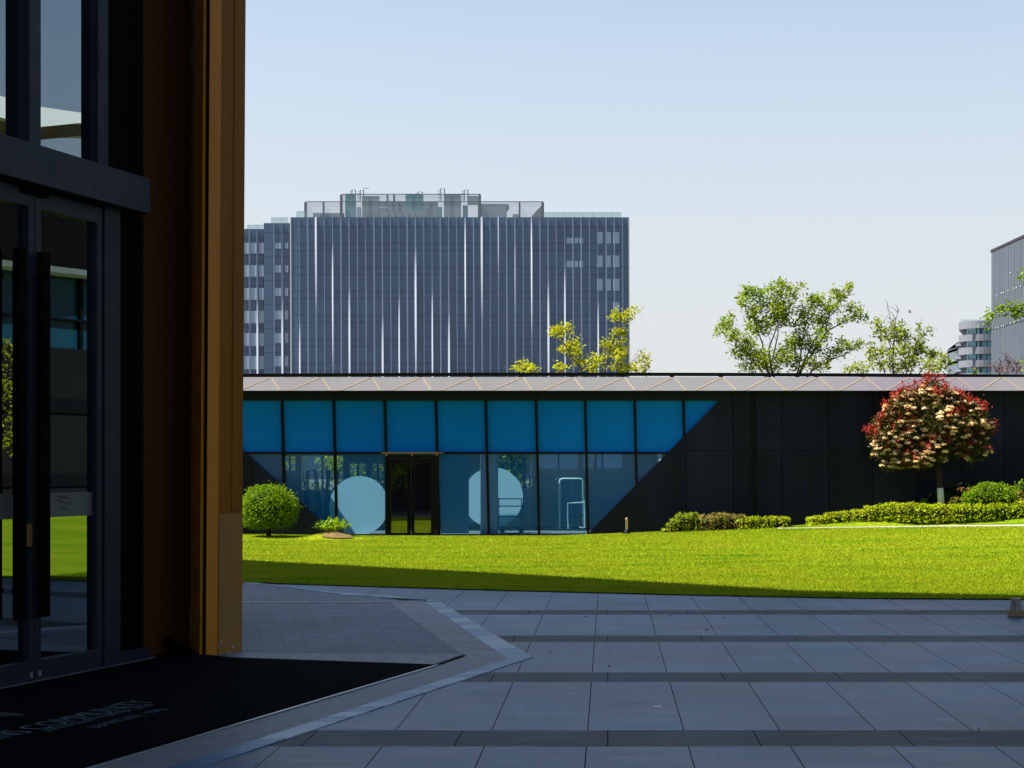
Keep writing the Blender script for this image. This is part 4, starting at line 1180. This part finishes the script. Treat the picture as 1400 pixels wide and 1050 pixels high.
cs = MB(); cs.box(27.0, 27.5, 25, 25.5, 0, 10.0); cs.build('canopy_post', M['mullion'], hl)

# ------------------------------------------------------------------ trees and shrubs
def tree(name, label, D, blobs, base_px, lines, leafm, barkm, size, dens, seed, r0=0.07, group=None, extra=None, z0=0.0, cat='tree', **kw):
    rng = np.random.default_rng(seed)
    b = W(base_px[0], 0, D)
    o = empty(name, (b.x, D, z0), label, cat, group)
    branches(o, D, base_px, lines, r0, barkm, z0)
    leaf_mesh('crown', px_blobs(blobs, D, rng, dens, size, **kw), size, leafm, o, seed)
    return o
# lime tree before the tower
A = c4((945, 715, 58, 26), (1000, 700, 18, 18), (905, 735, 26, 18), (620, 800, 45, 30), (590, 800, 22, 16), (650, 775, 18, 14), (670, 805, 12, 9), (680, 875, 50, 38), (715, 900, 30, 26), (645, 890, 26, 26), (640, 985, 42, 20), (610, 975, 16, 12), (720, 955, 36, 30), (800, 965, 48, 36), (820, 935, 20, 14), (760, 990, 40, 20),
       (935, 815, 34, 26), (905, 800, 16, 14), (880, 880, 46, 36), (845, 860, 20, 16), (935, 880, 34, 34), (925, 930, 34, 30), (915, 985, 46, 26), (985, 985, 40, 26), (955, 915, 20, 16), (1045, 928, 34, 20), (1060, 950, 24, 10), (1030, 985, 40, 18), (1065, 995, 18, 10))
tree('lime_green_tree', 'lime green tree with open clumped boughs in front of the tower', 50.5, A, (812, 545), [[c4((735, 1000, 1, 1))[0][:2], c4((690, 940, 1, 1))[0][:2], c4((640, 860, 1, 1))[0][:2], c4((610, 800, 1, 1))[0][:2]],
     [c4((850, 1000, 1, 1))[0][:2], c4((870, 920, 1, 1))[0][:2], c4((900, 830, 1, 1))[0][:2], c4((935, 735, 1, 1))[0][:2]], [c4((940, 1000, 1, 1))[0][:2], c4((930, 900, 1, 1))[0][:2]], [c4((985, 995, 1, 1))[0][:2], c4((1050, 930, 1, 1))[0][:2]]], M['leaf_lime'], M['bark'], 0.10, 3.0, 21, 0.05)
tree('lime_green_shrub', 'small lime green shrub top showing above the roof rail', 50.5, c4((435, 985, 50, 26), (410, 995, 36, 20), (470, 990, 30, 22), (430, 965, 28, 14), (505, 1005, 14, 6)), (716, 540), [[(714, 512), (716, 500)]], M['leaf_lime'], M['bark'], 0.10, 2.3, 22, 0.03, cat='shrub')
# large open tree
Bm = c7((110, 450, 30, 24), (85, 470, 22, 16), (68, 490, 16, 9), (125, 425, 16, 14), (130, 500, 36, 28), (200, 320, 38, 28), (175, 355, 24, 24), (185, 300, 20, 12), (250, 330, 34, 28), (330, 305, 54, 34), (400, 320, 36, 26), (345, 280, 26, 12), (290, 380, 70, 40), (220, 400, 38, 34), (355, 385, 50, 44), (330, 440, 58, 40), (220, 470, 36, 32), (265, 465, 40, 38), (180, 535, 46, 36), (155, 580, 32, 22), (215, 580, 46, 42), (200, 640, 46, 22), (265, 600, 46, 44), (300, 640, 42, 24),
        (438, 290, 12, 16), (480, 360, 42, 30), (440, 400, 28, 30), (520, 350, 28, 26), (575, 312, 20, 18), (600, 345, 34, 26), (630, 300, 20, 20), (645, 288, 10, 10), (560, 390, 42, 28), (500, 430, 50, 34), (440, 450, 32, 28), (430, 520, 50, 40), (380, 560, 40, 36), (350, 600, 40, 34), (410, 620, 44, 34), (480, 560, 42, 38), (520, 500, 38, 34), (540, 450, 24, 22), (655, 385, 32, 20), (675, 415, 34, 20), (650, 425, 18, 14), (712, 434, 14, 6), (600, 440, 22, 12), (620, 545, 30, 14), (680, 545, 26, 14), (600, 525, 16, 9), (560, 590, 44, 20), (600, 572, 32, 12), (640, 565, 20, 10), (480, 630, 42, 28), (540, 635, 28, 14), (395, 460, 14, 10), (380, 520, 18, 14))
P7 = lambda *l: [(960 + x / 3.182, 300 + y / 3.182) for x, y in l]
tree('open_crowned_tree', 'large open crowned tree rising behind the dark building right of centre', 54.0, Bm, (1072, 560), [P7((300, 650), (290, 560), (325, 470), (380, 400), (400, 320)), P7((280, 650), (262, 540), (225, 440), (190, 360)), P7((260, 660), (180, 560), (110, 460)), P7((430, 650), (470, 560), (560, 400), (640, 300)), P7((440, 640), (545, 485), (600, 455), (650, 430), (700, 434)), P7((480, 655), (560, 610), (620, 588), (690, 548)), P7((300, 640), (330, 500), (330, 310)), P7((420, 650), (440, 500), (480, 350))], M['leaf_mid'], M['bark'], 0.105, 3.6, 23, 0.06)
Cm = c7((765, 448, 16, 16), (778, 490, 24, 26), (770, 470, 14, 14), (830, 462, 22, 18), (870, 468, 20, 16), (845, 510, 34, 28), (885, 520, 26, 28), (800, 515, 16, 16), (740, 592, 26, 22), (742, 556, 20, 10), (765, 575, 18, 16), (800, 572, 28, 18), (860, 570, 36, 28), (820, 620, 32, 24), (770, 640, 28, 18), (920, 560, 34, 28), (950, 540, 26, 20), (960, 580, 24, 24), (900, 620, 40, 30), (945, 465, 9, 15), (952, 500, 14, 12), (988, 487, 11, 12), (920, 600, 28, 20), (1010, 590, 28, 28), (1050, 600, 24, 18), (1060, 630, 24, 15), (1000, 630, 36, 20), (970, 650, 28, 12), (690, 645, 40, 14), (650, 650, 24, 10), (618, 655, 16, 8), (720, 650, 24, 10), (860, 650, 50, 14), (1040, 650, 26, 12), (665, 634, 10, 8))
tree('young_spreading_tree', 'low spreading young tree with bare top twigs beside the large open tree', 52.0, Cm, (1222, 555), [P7((830, 640), (822, 560), (800, 500), (765, 440)), P7((830, 600), (835, 500), (808, 385)), P7((832, 600), (838, 450), (857, 388)), P7((900, 640), (940, 530), (985, 480)), P7((900, 640), (940, 560), (945, 460)), P7((960, 650), (1010, 590), (1060, 605)), P7((790, 650), (740, 590))], M['leaf_fresh'], M['bark'], 0.11, 3.4, 24, 0.04)
Dm = c7((1250, 435, 18, 14), (1265, 415, 20, 16), (1290, 396, 26, 18), (1320, 385, 30, 18), (1345, 395, 22, 18), (1370, 420, 18, 20), (1372, 400, 18, 20), (1395, 385, 24, 20), (1240, 445, 8, 10), (1392, 262, 13, 16), (1405, 250, 18, 22), (1400, 620, 8, 5), (1430, 400, 30, 30), (1470, 360, 60, 50), (1540, 330, 70, 60), (1480, 290, 60, 50), (1450, 260, 40, 30), (1600, 400, 60, 50), (1440, 620, 30, 20), (1560, 460, 60, 50), (1500, 480, 40, 40), (1620, 300, 60, 60), (1540, 240, 60, 50))
tree('overhanging_tree', 'leafy tree reaching one green bough in from the right edge', 46.0, Dm, (1446, 560), [P7((1540, 560), (1450, 430), (1380, 400), (1300, 392), (1255, 425)), P7((1540, 500), (1470, 320), (1400, 258)), P7((1550, 500), (1560, 380), (1560, 260)), P7((1560, 600), (1440, 620)), P7((1560, 520), (1600, 400))], M['leaf_bush'], M['bark'], 0.11, 1.9, 25, 0.07)
Em = c7((1262, 655, 14, 10), (1268, 640, 8, 12), (1295, 648, 16, 18), (1297, 630, 7, 12), (1328, 640, 12, 26), (1330, 606, 6, 14), (1350, 655, 20, 14), (1345, 632, 8, 14), (1365, 640, 8, 18), (1380, 655, 18, 14), (1385, 640, 7, 10), (1310, 660, 22, 10))
tree('wine_red_shrub', 'wine red upright shrub showing above the roof rail at right', 47.0, Em, (1372, 560), [P7((1330, 660), (1330, 605)), P7((1295, 660), (1297, 625)), P7((1370, 660), (1366, 625))], M['leaf_wine'], M['bark_dark'], 0.07, 0.9, 26, 0.03, cat='shrub', depth=0.8)
tree('small_round_shrub', 'tiny green shrub top above the roof rail before the rounded block', 47.0, c7((1185, 655, 11, 8), (1180, 664, 12, 6)), (1332, 560), [[(1332, 512), (1332, 508)]], M['leaf_fresh'], M['bark'], 0.07, 0.9, 27, 0.02, cat='shrub')
tree('shade_tree', 'dark leafy tree at the hidden far end of the entrance building', 22.5, [(-60, 560, 90, 80), (40, 600, 80, 70), (-140, 600, 80, 80), (-20, 480, 90, 80), (90, 520, 70, 70), (-130, 480, 70, 70), (60, 660, 60, 50), (-60, 680, 90, 60)], (-30, 700), [[(-60, 620), (-60, 500)], [(20, 620), (60, 540)], [(-80, 620), (-140, 540)]], M['leaf_mid'], M['bark'], 0.11, 1.1, 91, 0.09)
# undergrowth behind the pavilion, seen through its rear windows
for i, (x0, x1, lab) in enumerate(((-13.0, -6.0, 'sunlit shrub row behind the left rear windows of the dark building'), (-4.4, -2.3, 'sunlit shrub row behind the middle rear window of the dark building'))):
    rng = np.random.default_rng(40 + i)
    o = empty('rear_shrub_row', ((x0 + x1) / 2, 51.0, 0), lab, 'shrub row')
    pts = np.concatenate([blob_pts((rng.uniform(x0, x1), 51 + rng.uniform(-.5, .5), rng.uniform(0.3, 2.9)), (0.55, 0.5, 0.5), 260, rng, 0.4, 0.08) for _ in range(34)])
    leaf_mesh('foliage', pts, 0.13, M['leaf_fresh'], o, 41 + i)
    mb = MB()
    for k in range(10):
        xx = x0 + (x1 - x0) * (k + 0.5) / 10; mb.tube([(xx, 51, 0), (xx + 0.1, 51.05, 1.2), (xx - 0.1, 51, 2.6)], 0.03, 5)
    mb.build('stems', M['bark'], o)

# clipped bushes: leafy shell over a twig core coloured dark as shade, short stem
def bush(name, label, px, py, rx, ry, D, leafm, size, dens, seed, group=None, ground=True, flat=0.6, stem=True, blobs=None):
    rng = np.random.default_rng(seed); s = D / F
    c = W(px, py, D); zg = float(ground_h(c.x, D))
    o = empty(name, (c.x, D, zg), label, 'bush', group)
    bl = blobs or [(px, py, rx, ry)]
    pts = []
    core = MB(); rnd = random.Random(seed)
    for (x, y, a, b) in bl:
        cc = W(x, y, D)
        n = int(dens * 3.0 * math.pi * a * b * s * s / (size * size * 0.3))
        pts.append(blob_pts(cc, (a * s, a * s * flat, b * s), n, rng, 0.92, size * 0.30, 6))
        pts.append(blob_pts(cc, (a * s * 1.01, a * s * flat * 1.01, b * s * 1.01), n // 12, rng, 0.97))
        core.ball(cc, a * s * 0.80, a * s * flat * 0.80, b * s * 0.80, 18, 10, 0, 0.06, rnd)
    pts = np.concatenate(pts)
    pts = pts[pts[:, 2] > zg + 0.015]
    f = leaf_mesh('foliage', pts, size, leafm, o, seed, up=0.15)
    core.build('shaded_inner_twigs', M['shaded_twig_core'], o, smooth=True)
    if stem:
        st = MB()
        for k in range(5): st.tube([(c.x + rnd.uniform(-.06, .06), D + rnd.uniform(-.06, .06), zg - 0.05), (c.x + rnd.uniform(-.2, .2), D + rnd.uniform(-.15, .15), c.z - ry * s * 0.5)], 0.022, 5)
        st.build('stem', M['bark_dark'], o)
    return o
bush('clipped_bush', 'tall clipped round green bush at the foot of the dark slope by the bronze pier', 367, 695, 38.5, 31, 40.0, M['leaf_bush'], 0.035, 1.4, 51, flat=0.95, blobs=[(367, 693, 38, 28), (352, 698, 24, 24), (384, 700, 22, 22), (366, 684, 30, 21), (362, 710, 24, 13), (341, 700, 11, 15)])
bush('clipped_bush', 'low clipped dome bush right of the red blossoming tree', 1354, 680, 34, 21, 39.0, M['leaf_bush'], 0.045, 1.3, 52, flat=0.8, stem=False, blobs=[(1354, 681, 33, 21), (1368, 682, 22, 17), (1336, 685, 20, 14)])
bush('clipped_bush', 'half cut off green bush at the right edge of the photo', 1402, 672, 17, 18, 40.3, M['leaf_bush'], 0.055, 0.9, 53, stem=False, blobs=[(1402, 670, 16, 14), (1420, 676, 26, 20)])
bush('yellow_green_bush', 'yellow green loose bush between the dome bush and the photo edge', 1396, 686, 14, 14, 39.9, M['leaf_weed'], 0.045, 0.9, 54, stem=False, blobs=[(1394, 684, 10, 13), (1404, 689, 16, 12)])
bush('dark_low_bush', 'dark low bush around the foot of the red blossoming tree', 1292, 682, 30, 14, 41.15, M['leaf_dark'], 0.05, 0.9, 55, stem=False, blobs=[(1295, 683, 27, 16), (1276, 690, 20, 10), (1312, 672, 22, 10), (1330, 668, 14, 7), (1255, 695, 22, 6)])
bush('yellow_green_bush', 'small yellow green bush in front of the dark low bush', 1312, 687, 14, 8, 39.8, M['leaf_weed'], 0.045, 0.9, 56, stem=False, blobs=[(1311, 687, 12, 7), (1322, 690, 12, 7)])
bush('rusty_twig_clump', 'rusty brown dried foliage beside the dome bush', 1320, 670, 9, 4, 40.2, M['leaf_rust'], 0.05, 0.9, 57, stem=False, blobs=[(1316, 668.5, 7, 2.6), (1322, 671.5, 7, 2.8), (1327, 674, 5, 2)])

# hedge on the bank
def hedge(name, label, spine, leafm, size, seed, dens=1.0, D_half=0.35, cat='hedge', rough=0.05):
    """spine: (px, top y, bottom y, D)"""
    rng = np.random.default_rng(seed); rnd = random.Random(seed)
    a = W(spine[0][0], spine[0][2], spine[0][3])
    o = empty(name, a, label, cat)
    pts = []; core = MB()
    for (p, q) in zip(spine[:-1], spine[1:]):
        nseg = max(2, int(abs(q[0] - p[0]) / 5))
        for k in range(nseg):
            t = (k + 0.5) / nseg
            px, yt, yb, D = [p[i] + (q[i] - p[i]) * t for i in range(4)]
            s = D / F
            top, bot = W(px, yt, D), W(px, yb, D)
            rz = (top.z - bot.z) / 2; cz = (top.z + bot.z) / 2
            rx = 5.5 * s * rnd.uniform(0.9, 1.9)
            rzz = rz * rnd.uniform(0.86, 1.10); dh = D_half * rnd.uniform(0.85, 1.1)
            c = Vector((top.x, D + rnd.uniform(-.05, .05), cz + rnd.uniform(-rough, rough) * 0.5))
            n = int(dens * 1.25 * (2 * rx) * (rz * 2 + dh * 2) / (size * size * 0.3) * 0.55)
            d = rng.normal(size=(n, 3)); d = np.sign(d) * np.abs(d) ** 0.7; d /= np.max(np.abs(d), axis=1)[:, None] ** 0.6 * np.linalg.norm(d, axis=1)[:, None] ** 0.4
            q3 = (rng.uniform(0.80, 1.05, n) * np.repeat(rng.uniform(0.9, 1.14, n // 12 + 1), 12)[:n])[:, None]
            pts.append(np.array(c) + d * q3 * np.array((rx, dh, rzz)) * 0.95)
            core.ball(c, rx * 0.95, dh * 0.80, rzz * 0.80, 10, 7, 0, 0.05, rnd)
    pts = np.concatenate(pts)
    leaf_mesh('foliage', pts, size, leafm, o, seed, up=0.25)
    core.build('shaded_inner_twigs', M['shaded_twig_core'], o, smooth=True)
    return o
hedge('hedge', 'long winding clipped hedge on the bank below the red blossoming tree', [(1107, 706, 719, 41.0), (1140, 701, 718, 40.7), (1180, 695, 714, 40.2), (1215, 687, 712, 39.7), (1245, 688.5, 714.5, 39.2), (1285, 689, 715.5, 38.9), (1325, 689, 716, 38.7), (1365, 687.5, 714.5, 38.6), (1400, 686, 712, 38.6), (1460, 684, 712, 38.5)], M['leaf_hedge'], 0.062, 61, 1.0)
hedge('hedge', 'short low hedge at the foot of the dark wall near the lawn lamp', [(1013, 706, 724, 41.0), (1040, 705, 724, 41.0), (1078, 706, 722.5, 41.1)], M['leaf_hedge'], 0.062, 62, 0.95)
hedge('weedy_shrub_clump', 'yellowing weedy shrubs left of the short low hedge', [(958, 704, 725, 41.0), (985, 701, 725, 41.0), (1015, 704, 724, 41.0)], M['leaf_weed'], 0.05, 63, 0.85, cat='shrub', rough=0.12)
hedge('weedy_shrub_clump', 'spiky green weeds at the left end of the planting along the wall', [(908, 719, 727, 40.9), (925, 709, 727, 40.9), (940, 700, 726, 40.9), (956, 707, 726, 40.9)], M['leaf_fresh'], 0.05, 64, 0.75, cat='shrub', rough=0.16)
# broad leaved clump on the bare mound
rng = np.random.default_rng(70)
c = W(456, 722, 39.6); zg = float(ground_h(c.x, 39.6))
ag = empty('broad_leaved_plant', (c.x, 39.6, zg), 'low broad leaved plant on the bare earth mound before the glass', 'plant')
mb = MB(); rnd = random.Random(8)
for k in range(150):
    a = rnd.uniform(0, 2 * math.pi); q = rnd.uniform(0.0, 0.36)
    b0 = Vector((c.x + q * math.cos(a), 39.6 + q * 0.7 * math.sin(a), zg + 0.05))
    d = Vector((math.cos(a), math.sin(a) * 0.8, 0)); ln = rnd.uniform(0.12, 0.22); h = rnd.uniform(0.10, 0.32) * (1.15 - q * 1.7)
    m_ = b0 + d * ln * 0.5 + Vector((0, 0, h)); e = b0 + d * ln + Vector((0, 0, h * 0.7)); w = Vector((-d.y, d.x, 0)) * rnd.uniform(0.02, 0.035)
    mb.poly([b0, m_ - w, e, m_ + w])
mb.build('leaves', M['leaf_bush'], ag, fix=False)
mb = MB()
for k in range(9):
    a = k * 0.7; mb.tube([(c.x + 0.2 * math.cos(a), 39.6 + 0.15 * math.sin(a), zg), (c.x + 0.22 * math.cos(a), 39.6 + 0.17 * math.sin(a), zg + 0.1)], 0.012, 5)
mb.build('stem', M['bark'], ag)
mb = MB()
n = 26; rings = []
cx, cd = W(462, 0, 39.2).x, 39.15
for j, rr in enumerate((0.02, 0.12, 0.22, 0.31)):
    rings.append([(cx + rr * 1.15 * math.cos(2 * math.pi * k / n) * (1 + 0.1 * math.sin(k * 2.3)), cd + rr * math.sin(2 * math.pi * k / n), 0) for k in range(n)])
for r1, r2 in zip(rings[:-1], rings[1:]):
    for k in range(n):
        q = [r1[k], r1[(k + 1) % n], r2[(k + 1) % n], r2[k]]
        mb.poly([(x, y, float(ground_h(x, y)) + 0.03 + 0.03 * (1 - math.hypot(x - cx, y - cd) / 0.6)) for x, y, z in q])
struct(mb.build('bare_earth_patch', M['soil'], fix=False))

# red blossoming tree
def photinia():
    D = 40.6; rng = np.random.default_rng(80); s = D / F
    cc = lambda x, y, rx, ry: (1160 + x / 4.375, 500 + y / 4.375, rx / 4.375, ry / 4.375)
    b = W(1287, 690, D); zg = float(ground_h(b.x, D))
    o = empty('red_blossoming_tree', (b.x, D, zg), 'round tree with red shoots and cream blossom before the dark wall', 'tree')
    tb = [W(1287.5, 694, D), W(1285.5, 668, D), W(1284, 652, D), W(1281, 630, D)]
    tb[0].z = zg
    mb = MB(); mb.tube(tb, [0.078, 0.072, 0.066, 0.05], 10); trk = mb.build('trunk', M['bark_dark'], o, smooth=True)
    mb = MB(); q0 = tb[1].lerp(tb[2], 0.05)
    mb.tube([tb[0].lerp(tb[1], 0.05), tb[1], q0], [0.082, 0.078, 0.0765], 10); mb.build('limewash', M['limewash'], trk, smooth=True)
    mb = MB(); mb.tube([W(1284, 640, D), W(1292, 655, D), W(1304, 662, D + 0.2)], 0.02, 6)
    rnd = random.Random(5)
    for k in range(14):
        e = W(1272 + rnd.uniform(-70, 70), 590 + rnd.uniform(-50, 45), D + rnd.uniform(-0.9, 0.9))
        e.y = D + 0.1 + abs(e.y - D); m_ = tb[3].lerp(e, 0.5) + Vector((0, 0.15, 0.12)); mb.tube([tb[2], tb[3], m_, e], [0.05, 0.04, 0.025, 0.01], 6)
    mb.build('limbs', M['bark_dark'], o, smooth=True)
    body = [cc(500, 170, 110, 70), cc(420, 210, 130, 80), cc(330, 270, 110, 90), cc(600, 220, 110, 70), cc(700, 260, 100, 70), cc(760, 330, 80, 80), cc(240, 360, 90, 80), cc(220, 470, 70, 80), cc(320, 440, 120, 110), cc(420, 400, 130, 120), cc(330, 560, 110, 60), cc(430, 560, 90, 60), cc(520, 320, 130, 100), cc(640, 380, 120, 90), cc(740, 440, 90, 80), cc(790, 500, 60, 50), cc(690, 500, 60, 40), cc(740, 550, 30, 35), cc(540, 500, 70, 60), cc(520, 570, 50, 30), cc(840, 385, 36, 22), cc(500, 100, 40, 30), cc(160, 440, 40, 40), cc(180, 530, 40, 30), cc(240, 590, 40, 30)]
    fol, red, flo = [], [], []
    for (x, y, rx, ry) in body:
        c = W(x, y, D + rng.uniform(-0.22, 0.22)); R3 = (rx * s, rx * s * 0.68, ry * s)
        fol.append(blob_pts(c, R3, int(7600 * rx * ry * s * s), rng, 0.35, 0.05, 6))
        k = max(3, int(58 * rx * ry * s * s * 4.2))
        cen = blob_pts(c, (R3[0] * 1.0, R3[1] * 1.0, R3[2] * 1.0), k, rng, 0.82)
        cu_x = (cen[:, 0] / D * F + PX - 1270) / 85; cu_z = (cen[:, 2] - W(0, 585, D).z) / (70 * s)
        keep_f = (cu_z < 0.9) & (rng.uniform(0, 1, k) < np.clip(1.05 - 0.35 * cu_x - 0.3 * (cu_z > 0.55), 0.35, 1.0)) & (cu_z > -0.95)
        for p in cen[keep_f]:
            m_ = 38
            q = rng.normal(size=(m_, 3)); q /= np.linalg.norm(q, axis=1)[:, None]; q[:, 2] = np.abs(q[:, 2]) * 0.7
            flo.append(p + q * rng.uniform(0.5, 1, m_)[:, None] * np.array((0.080, 0.080, 0.060)) * rng.uniform(0.6, 1.25))
        pr = np.clip(0.20 + 0.42 * (cu_z > 0.45) + 0.25 * (cu_x < -0.6) * (cu_z > -0.1) + 0.12 * (cu_x > 0.5), 0, 0.9)
        for p in cen[(rng.uniform(0, 1, k) < pr)]:
            m_ = 16
            red.append(p + rng.normal(0, 0.05, size=(m_, 3)) + np.array((0, 0, 0.05)) + np.outer(rng.uniform(0, 1, m_), np.array((0, 0, 0.09))))
    for (x, y) in ((110, 375), (130, 400), (150, 380), (200, 300), (215, 320), (300, 155), (330, 130), (500, 65), (490, 80), (555, 75), (580, 120), (770, 210), (815, 245), (730, 185), (400, 100), (450, 95), (185, 345), (240, 240), (270, 190), (160, 400), (660, 160), (870, 385), (820, 250)):
        p = np.array(W(*cc(x, y, 1, 1)[:2], D + rng.uniform(-0.2, 0.2)))
        red.append(p + rng.normal(0, 0.055, size=(26, 3)))
    leaf_mesh('foliage', np.concatenate(fol), 0.075, M['leaf_olive'], o, 81)
    leaf_mesh('red_shoots', np.concatenate(red), 0.085, M['leaf_red'], o, 82, aspect=0.4, up=0.0)
    leaf_mesh('blossom', np.concatenate(flo), 0.055, M['blossom'], o, 83, aspect=0.9, up=0.15, jitter=0.5)
photinia()
# tree right of the frame, mirrored in the entrance doors
tree('feathery_tree', 'yellow green feathery tree mirrored in the entrance door glass', 27.0, [(1990, 520, 60, 45), (2040, 480, 60, 50), (1960, 580, 50, 40), (2080, 560, 60, 50), (2020, 440, 50, 40), (2110, 500, 50, 40), (1930, 540, 30, 26)], (2030, 640), [[(2030, 560), (2040, 470)], [(2010, 580), (1960, 570)], [(2050, 580), (2090, 520)]], M['leaf_lime'], M['bark'], 0.08, 0.5, 90, 0.06)

# ------------------------------------------------------------------ small things
D = 40.95; c = W(857, 729, D); zg = float(ground_h(c.x, D))
lp = empty('lawn_lamp', (c.x, D, zg), 'small tan lawn lamp stake on a dark base before the dark wall', 'lamp')
mb = MB(); mb.box(c.x - 0.03, c.x + 0.03, D - 0.03, D + 0.03, zg + 0.10, zg + 0.36); mb.tube([(c.x, D, zg + 0.36), (c.x, D, zg + 0.40)], [0.042, 0.03], 8); mb.build('post', M['stake'], lp, 0.006)
mb = MB(); mb.tube([(c.x, D, zg - 0.02), (c.x, D, zg + 0.05), (c.x, D, zg + 0.12)], [0.11, 0.09, 0.04], 10); mb.build('base', M['rail'], lp)

pp = MB(); p = G(898, 967)
pp.prism([(p.x - 0.03, p.y - 0.012, 0.002), (p.x + 0.028, p.y - 0.016, 0.002), (p.x + 0.032, p.y + 0.012, 0.006), (p.x - 0.026, p.y + 0.016, 0.004)], (0, 0, 0.002))
tag(pp.build('paper_scrap', M['paper']), 'tiny white scrap of paper lying on the grey slabs', 'litter')
rnd = random.Random(12)
for (x, y) in ((801, 844), (917, 843), (966, 862), (833, 912), (752, 893), (990, 846), (1338, 999), (1210, 880)):
    p = G(x, y); a = rnd.uniform(0, 6.28); l = rnd.uniform(0.018, 0.032)
    d = Vector((math.cos(a), math.sin(a), 0)); w = Vector((-d.y, d.x, 0)) * l * 0.35
    mb = MB(); up = Vector((0, 0, 0.016))
    mb.prism([p - d * l + Vector((0, 0, .004)), p - w + up, p + d * l + Vector((0, 0, .007)), p + w + up * 0.7], (0, 0, 0.003))
    tag(mb.build('dry_leaf', M['dry_leaf']), 'small dry brown leaf lying on the shaded paving', 'leaf', 'dry leaves on the paving')

p = G(1389, 843)  # made-up marker, stands in for a pale glare-like patch on the paving
mk_ = empty('standin_marker', p, 'made up pale marker on a tan base in place of a glare like patch on the paving', 'marker')
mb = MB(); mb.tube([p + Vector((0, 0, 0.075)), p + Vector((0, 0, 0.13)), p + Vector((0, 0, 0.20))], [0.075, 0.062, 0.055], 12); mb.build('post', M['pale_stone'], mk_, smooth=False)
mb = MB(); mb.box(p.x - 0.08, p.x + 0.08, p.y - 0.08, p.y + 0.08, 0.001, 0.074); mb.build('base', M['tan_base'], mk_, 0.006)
D = 105.0; c = W(1244, 427, D)
bd = empty('bird', c, 'small dark bird flying above the young spreading tree', 'bird')
mb = MB(); mb.ball(c, 0.06, 0.04, 0.035, 10, 8); mb.ball(c + Vector((-0.09, 0, 0.025)), 0.035, 0.03, 0.03, 8, 6)
mb.prism([c + Vector((0.07, -.02, 0)), c + Vector((0.17, -.03, -0.03)), c + Vector((0.17, .03, -0.03)), c + Vector((0.07, .02, 0))], (0, 0, 0.012))
mb.prism([c + Vector((-0.03, 0, 0.03)), c + Vector((-0.06, -0.05, 0.15)), c + Vector((0.02, -0.06, 0.13)), c + Vector((0.05, 0, 0.03))], (0, 0.012, 0))
mb.prism([c + Vector((-0.03, 0, 0.02)), c + Vector((0.01, 0.1, 0.10)), c + Vector((0.07, 0.1, 0.06)), c + Vector((0.05, 0, 0.02))], (0, 0.012, 0))
mb.build('body', M['bird'], bd, smooth=False)

# ------------------------------------------------------------------ light, sky, camera
w = bpy.data.worlds.new('World'); sc.world = w; w.use_nodes = True
nt = w.node_tree
bg = nt.nodes['Background']
sky = nt.nodes.new('ShaderNodeTexSky'); sky.sky_type = 'NISHITA'; sky.sun_disc = False
sky.sun_elevation = R(SUN_EL); sky.sun_rotation = math.atan2(SUN_AZ.x, SUN_AZ.y)
sky.air_density = 1.0; sky.dust_density = 1.5; sky.ozone_density = 2.0
# pale haze low in the sky, clear blue above
tcw = nt.nodes.new('ShaderNodeTexCoord'); sx = nt.nodes.new('ShaderNodeSeparateXYZ')
nt.links.new(tcw.outputs['Generated'], sx.inputs[0])
mr = nt.nodes.new('ShaderNodeMapRange'); mr.interpolation_type = 'SMOOTHSTEP'
for i, v in ((1, -0.02), (2, 0.48), (3, 0.96), (4, 0.0)): mr.inputs[i].default_value = v
nt.links.new(sx.outputs[2], mr.inputs[0])
mxw = nt.nodes.new('ShaderNodeMix'); mxw.data_type = 'RGBA'
nt.links.new(mr.outputs[0], mxw.inputs[0]); nt.links.new(sky.outputs[0], mxw.inputs[6]); mxw.inputs[7].default_value = (3.62, 3.64, 3.95, 1)
tint = nt.nodes.new('ShaderNodeMix'); tint.data_type = 'RGBA'; tint.blend_type = 'MULTIPLY'; tint.inputs[0].default_value = 1
nt.links.new(mxw.outputs[2], tint.inputs[6]); tint.inputs[7].default_value = (1.0, 1.015, 0.965, 1)
nt.links.new(tint.outputs[2], bg.inputs[0]); bg.inputs[1].default_value = 0.062
sl = bpy.data.lights.new('sun', 'SUN'); sl.energy = 4.2; sl.angle = R(0.5); sl.color = (1.0, 0.935, 0.82)
so = bpy.data.objects.new('sun', sl); col.objects.link(so)
sv = Vector((SUN_AZ.x * math.cos(R(SUN_EL)), SUN_AZ.y * math.cos(R(SUN_EL)), math.sin(R(SUN_EL))))
so.rotation_euler = sv.to_track_quat('Z', 'Y').to_euler()
so.location = (0, 0, 60)

cam = bpy.data.cameras.new('camera'); cam.sensor_fit = 'HORIZONTAL'; cam.sensor_width = 36
cam.lens = F / 1400 * 36
cam.shift_x = -(PX - 700) / 1400; cam.shift_y = (PY - 525) / 1400
cam.clip_start = 0.1; cam.clip_end = 9000
co = bpy.data.objects.new('camera', cam); col.objects.link(co)
co.location = (0, 0, H); co.rotation_euler = (R(90), 0, 0)
sc.camera = co
vs = sc.view_settings
sc.display_settings.display_device = 'sRGB'
vs.view_transform = 'Standard'; vs.look = 'None'; vs.exposure = 1.75; vs.gamma = 1; vs.use_curve_mapping = False
sc.cycles.max_bounces = 8; sc.cycles.transparent_max_bounces = 12
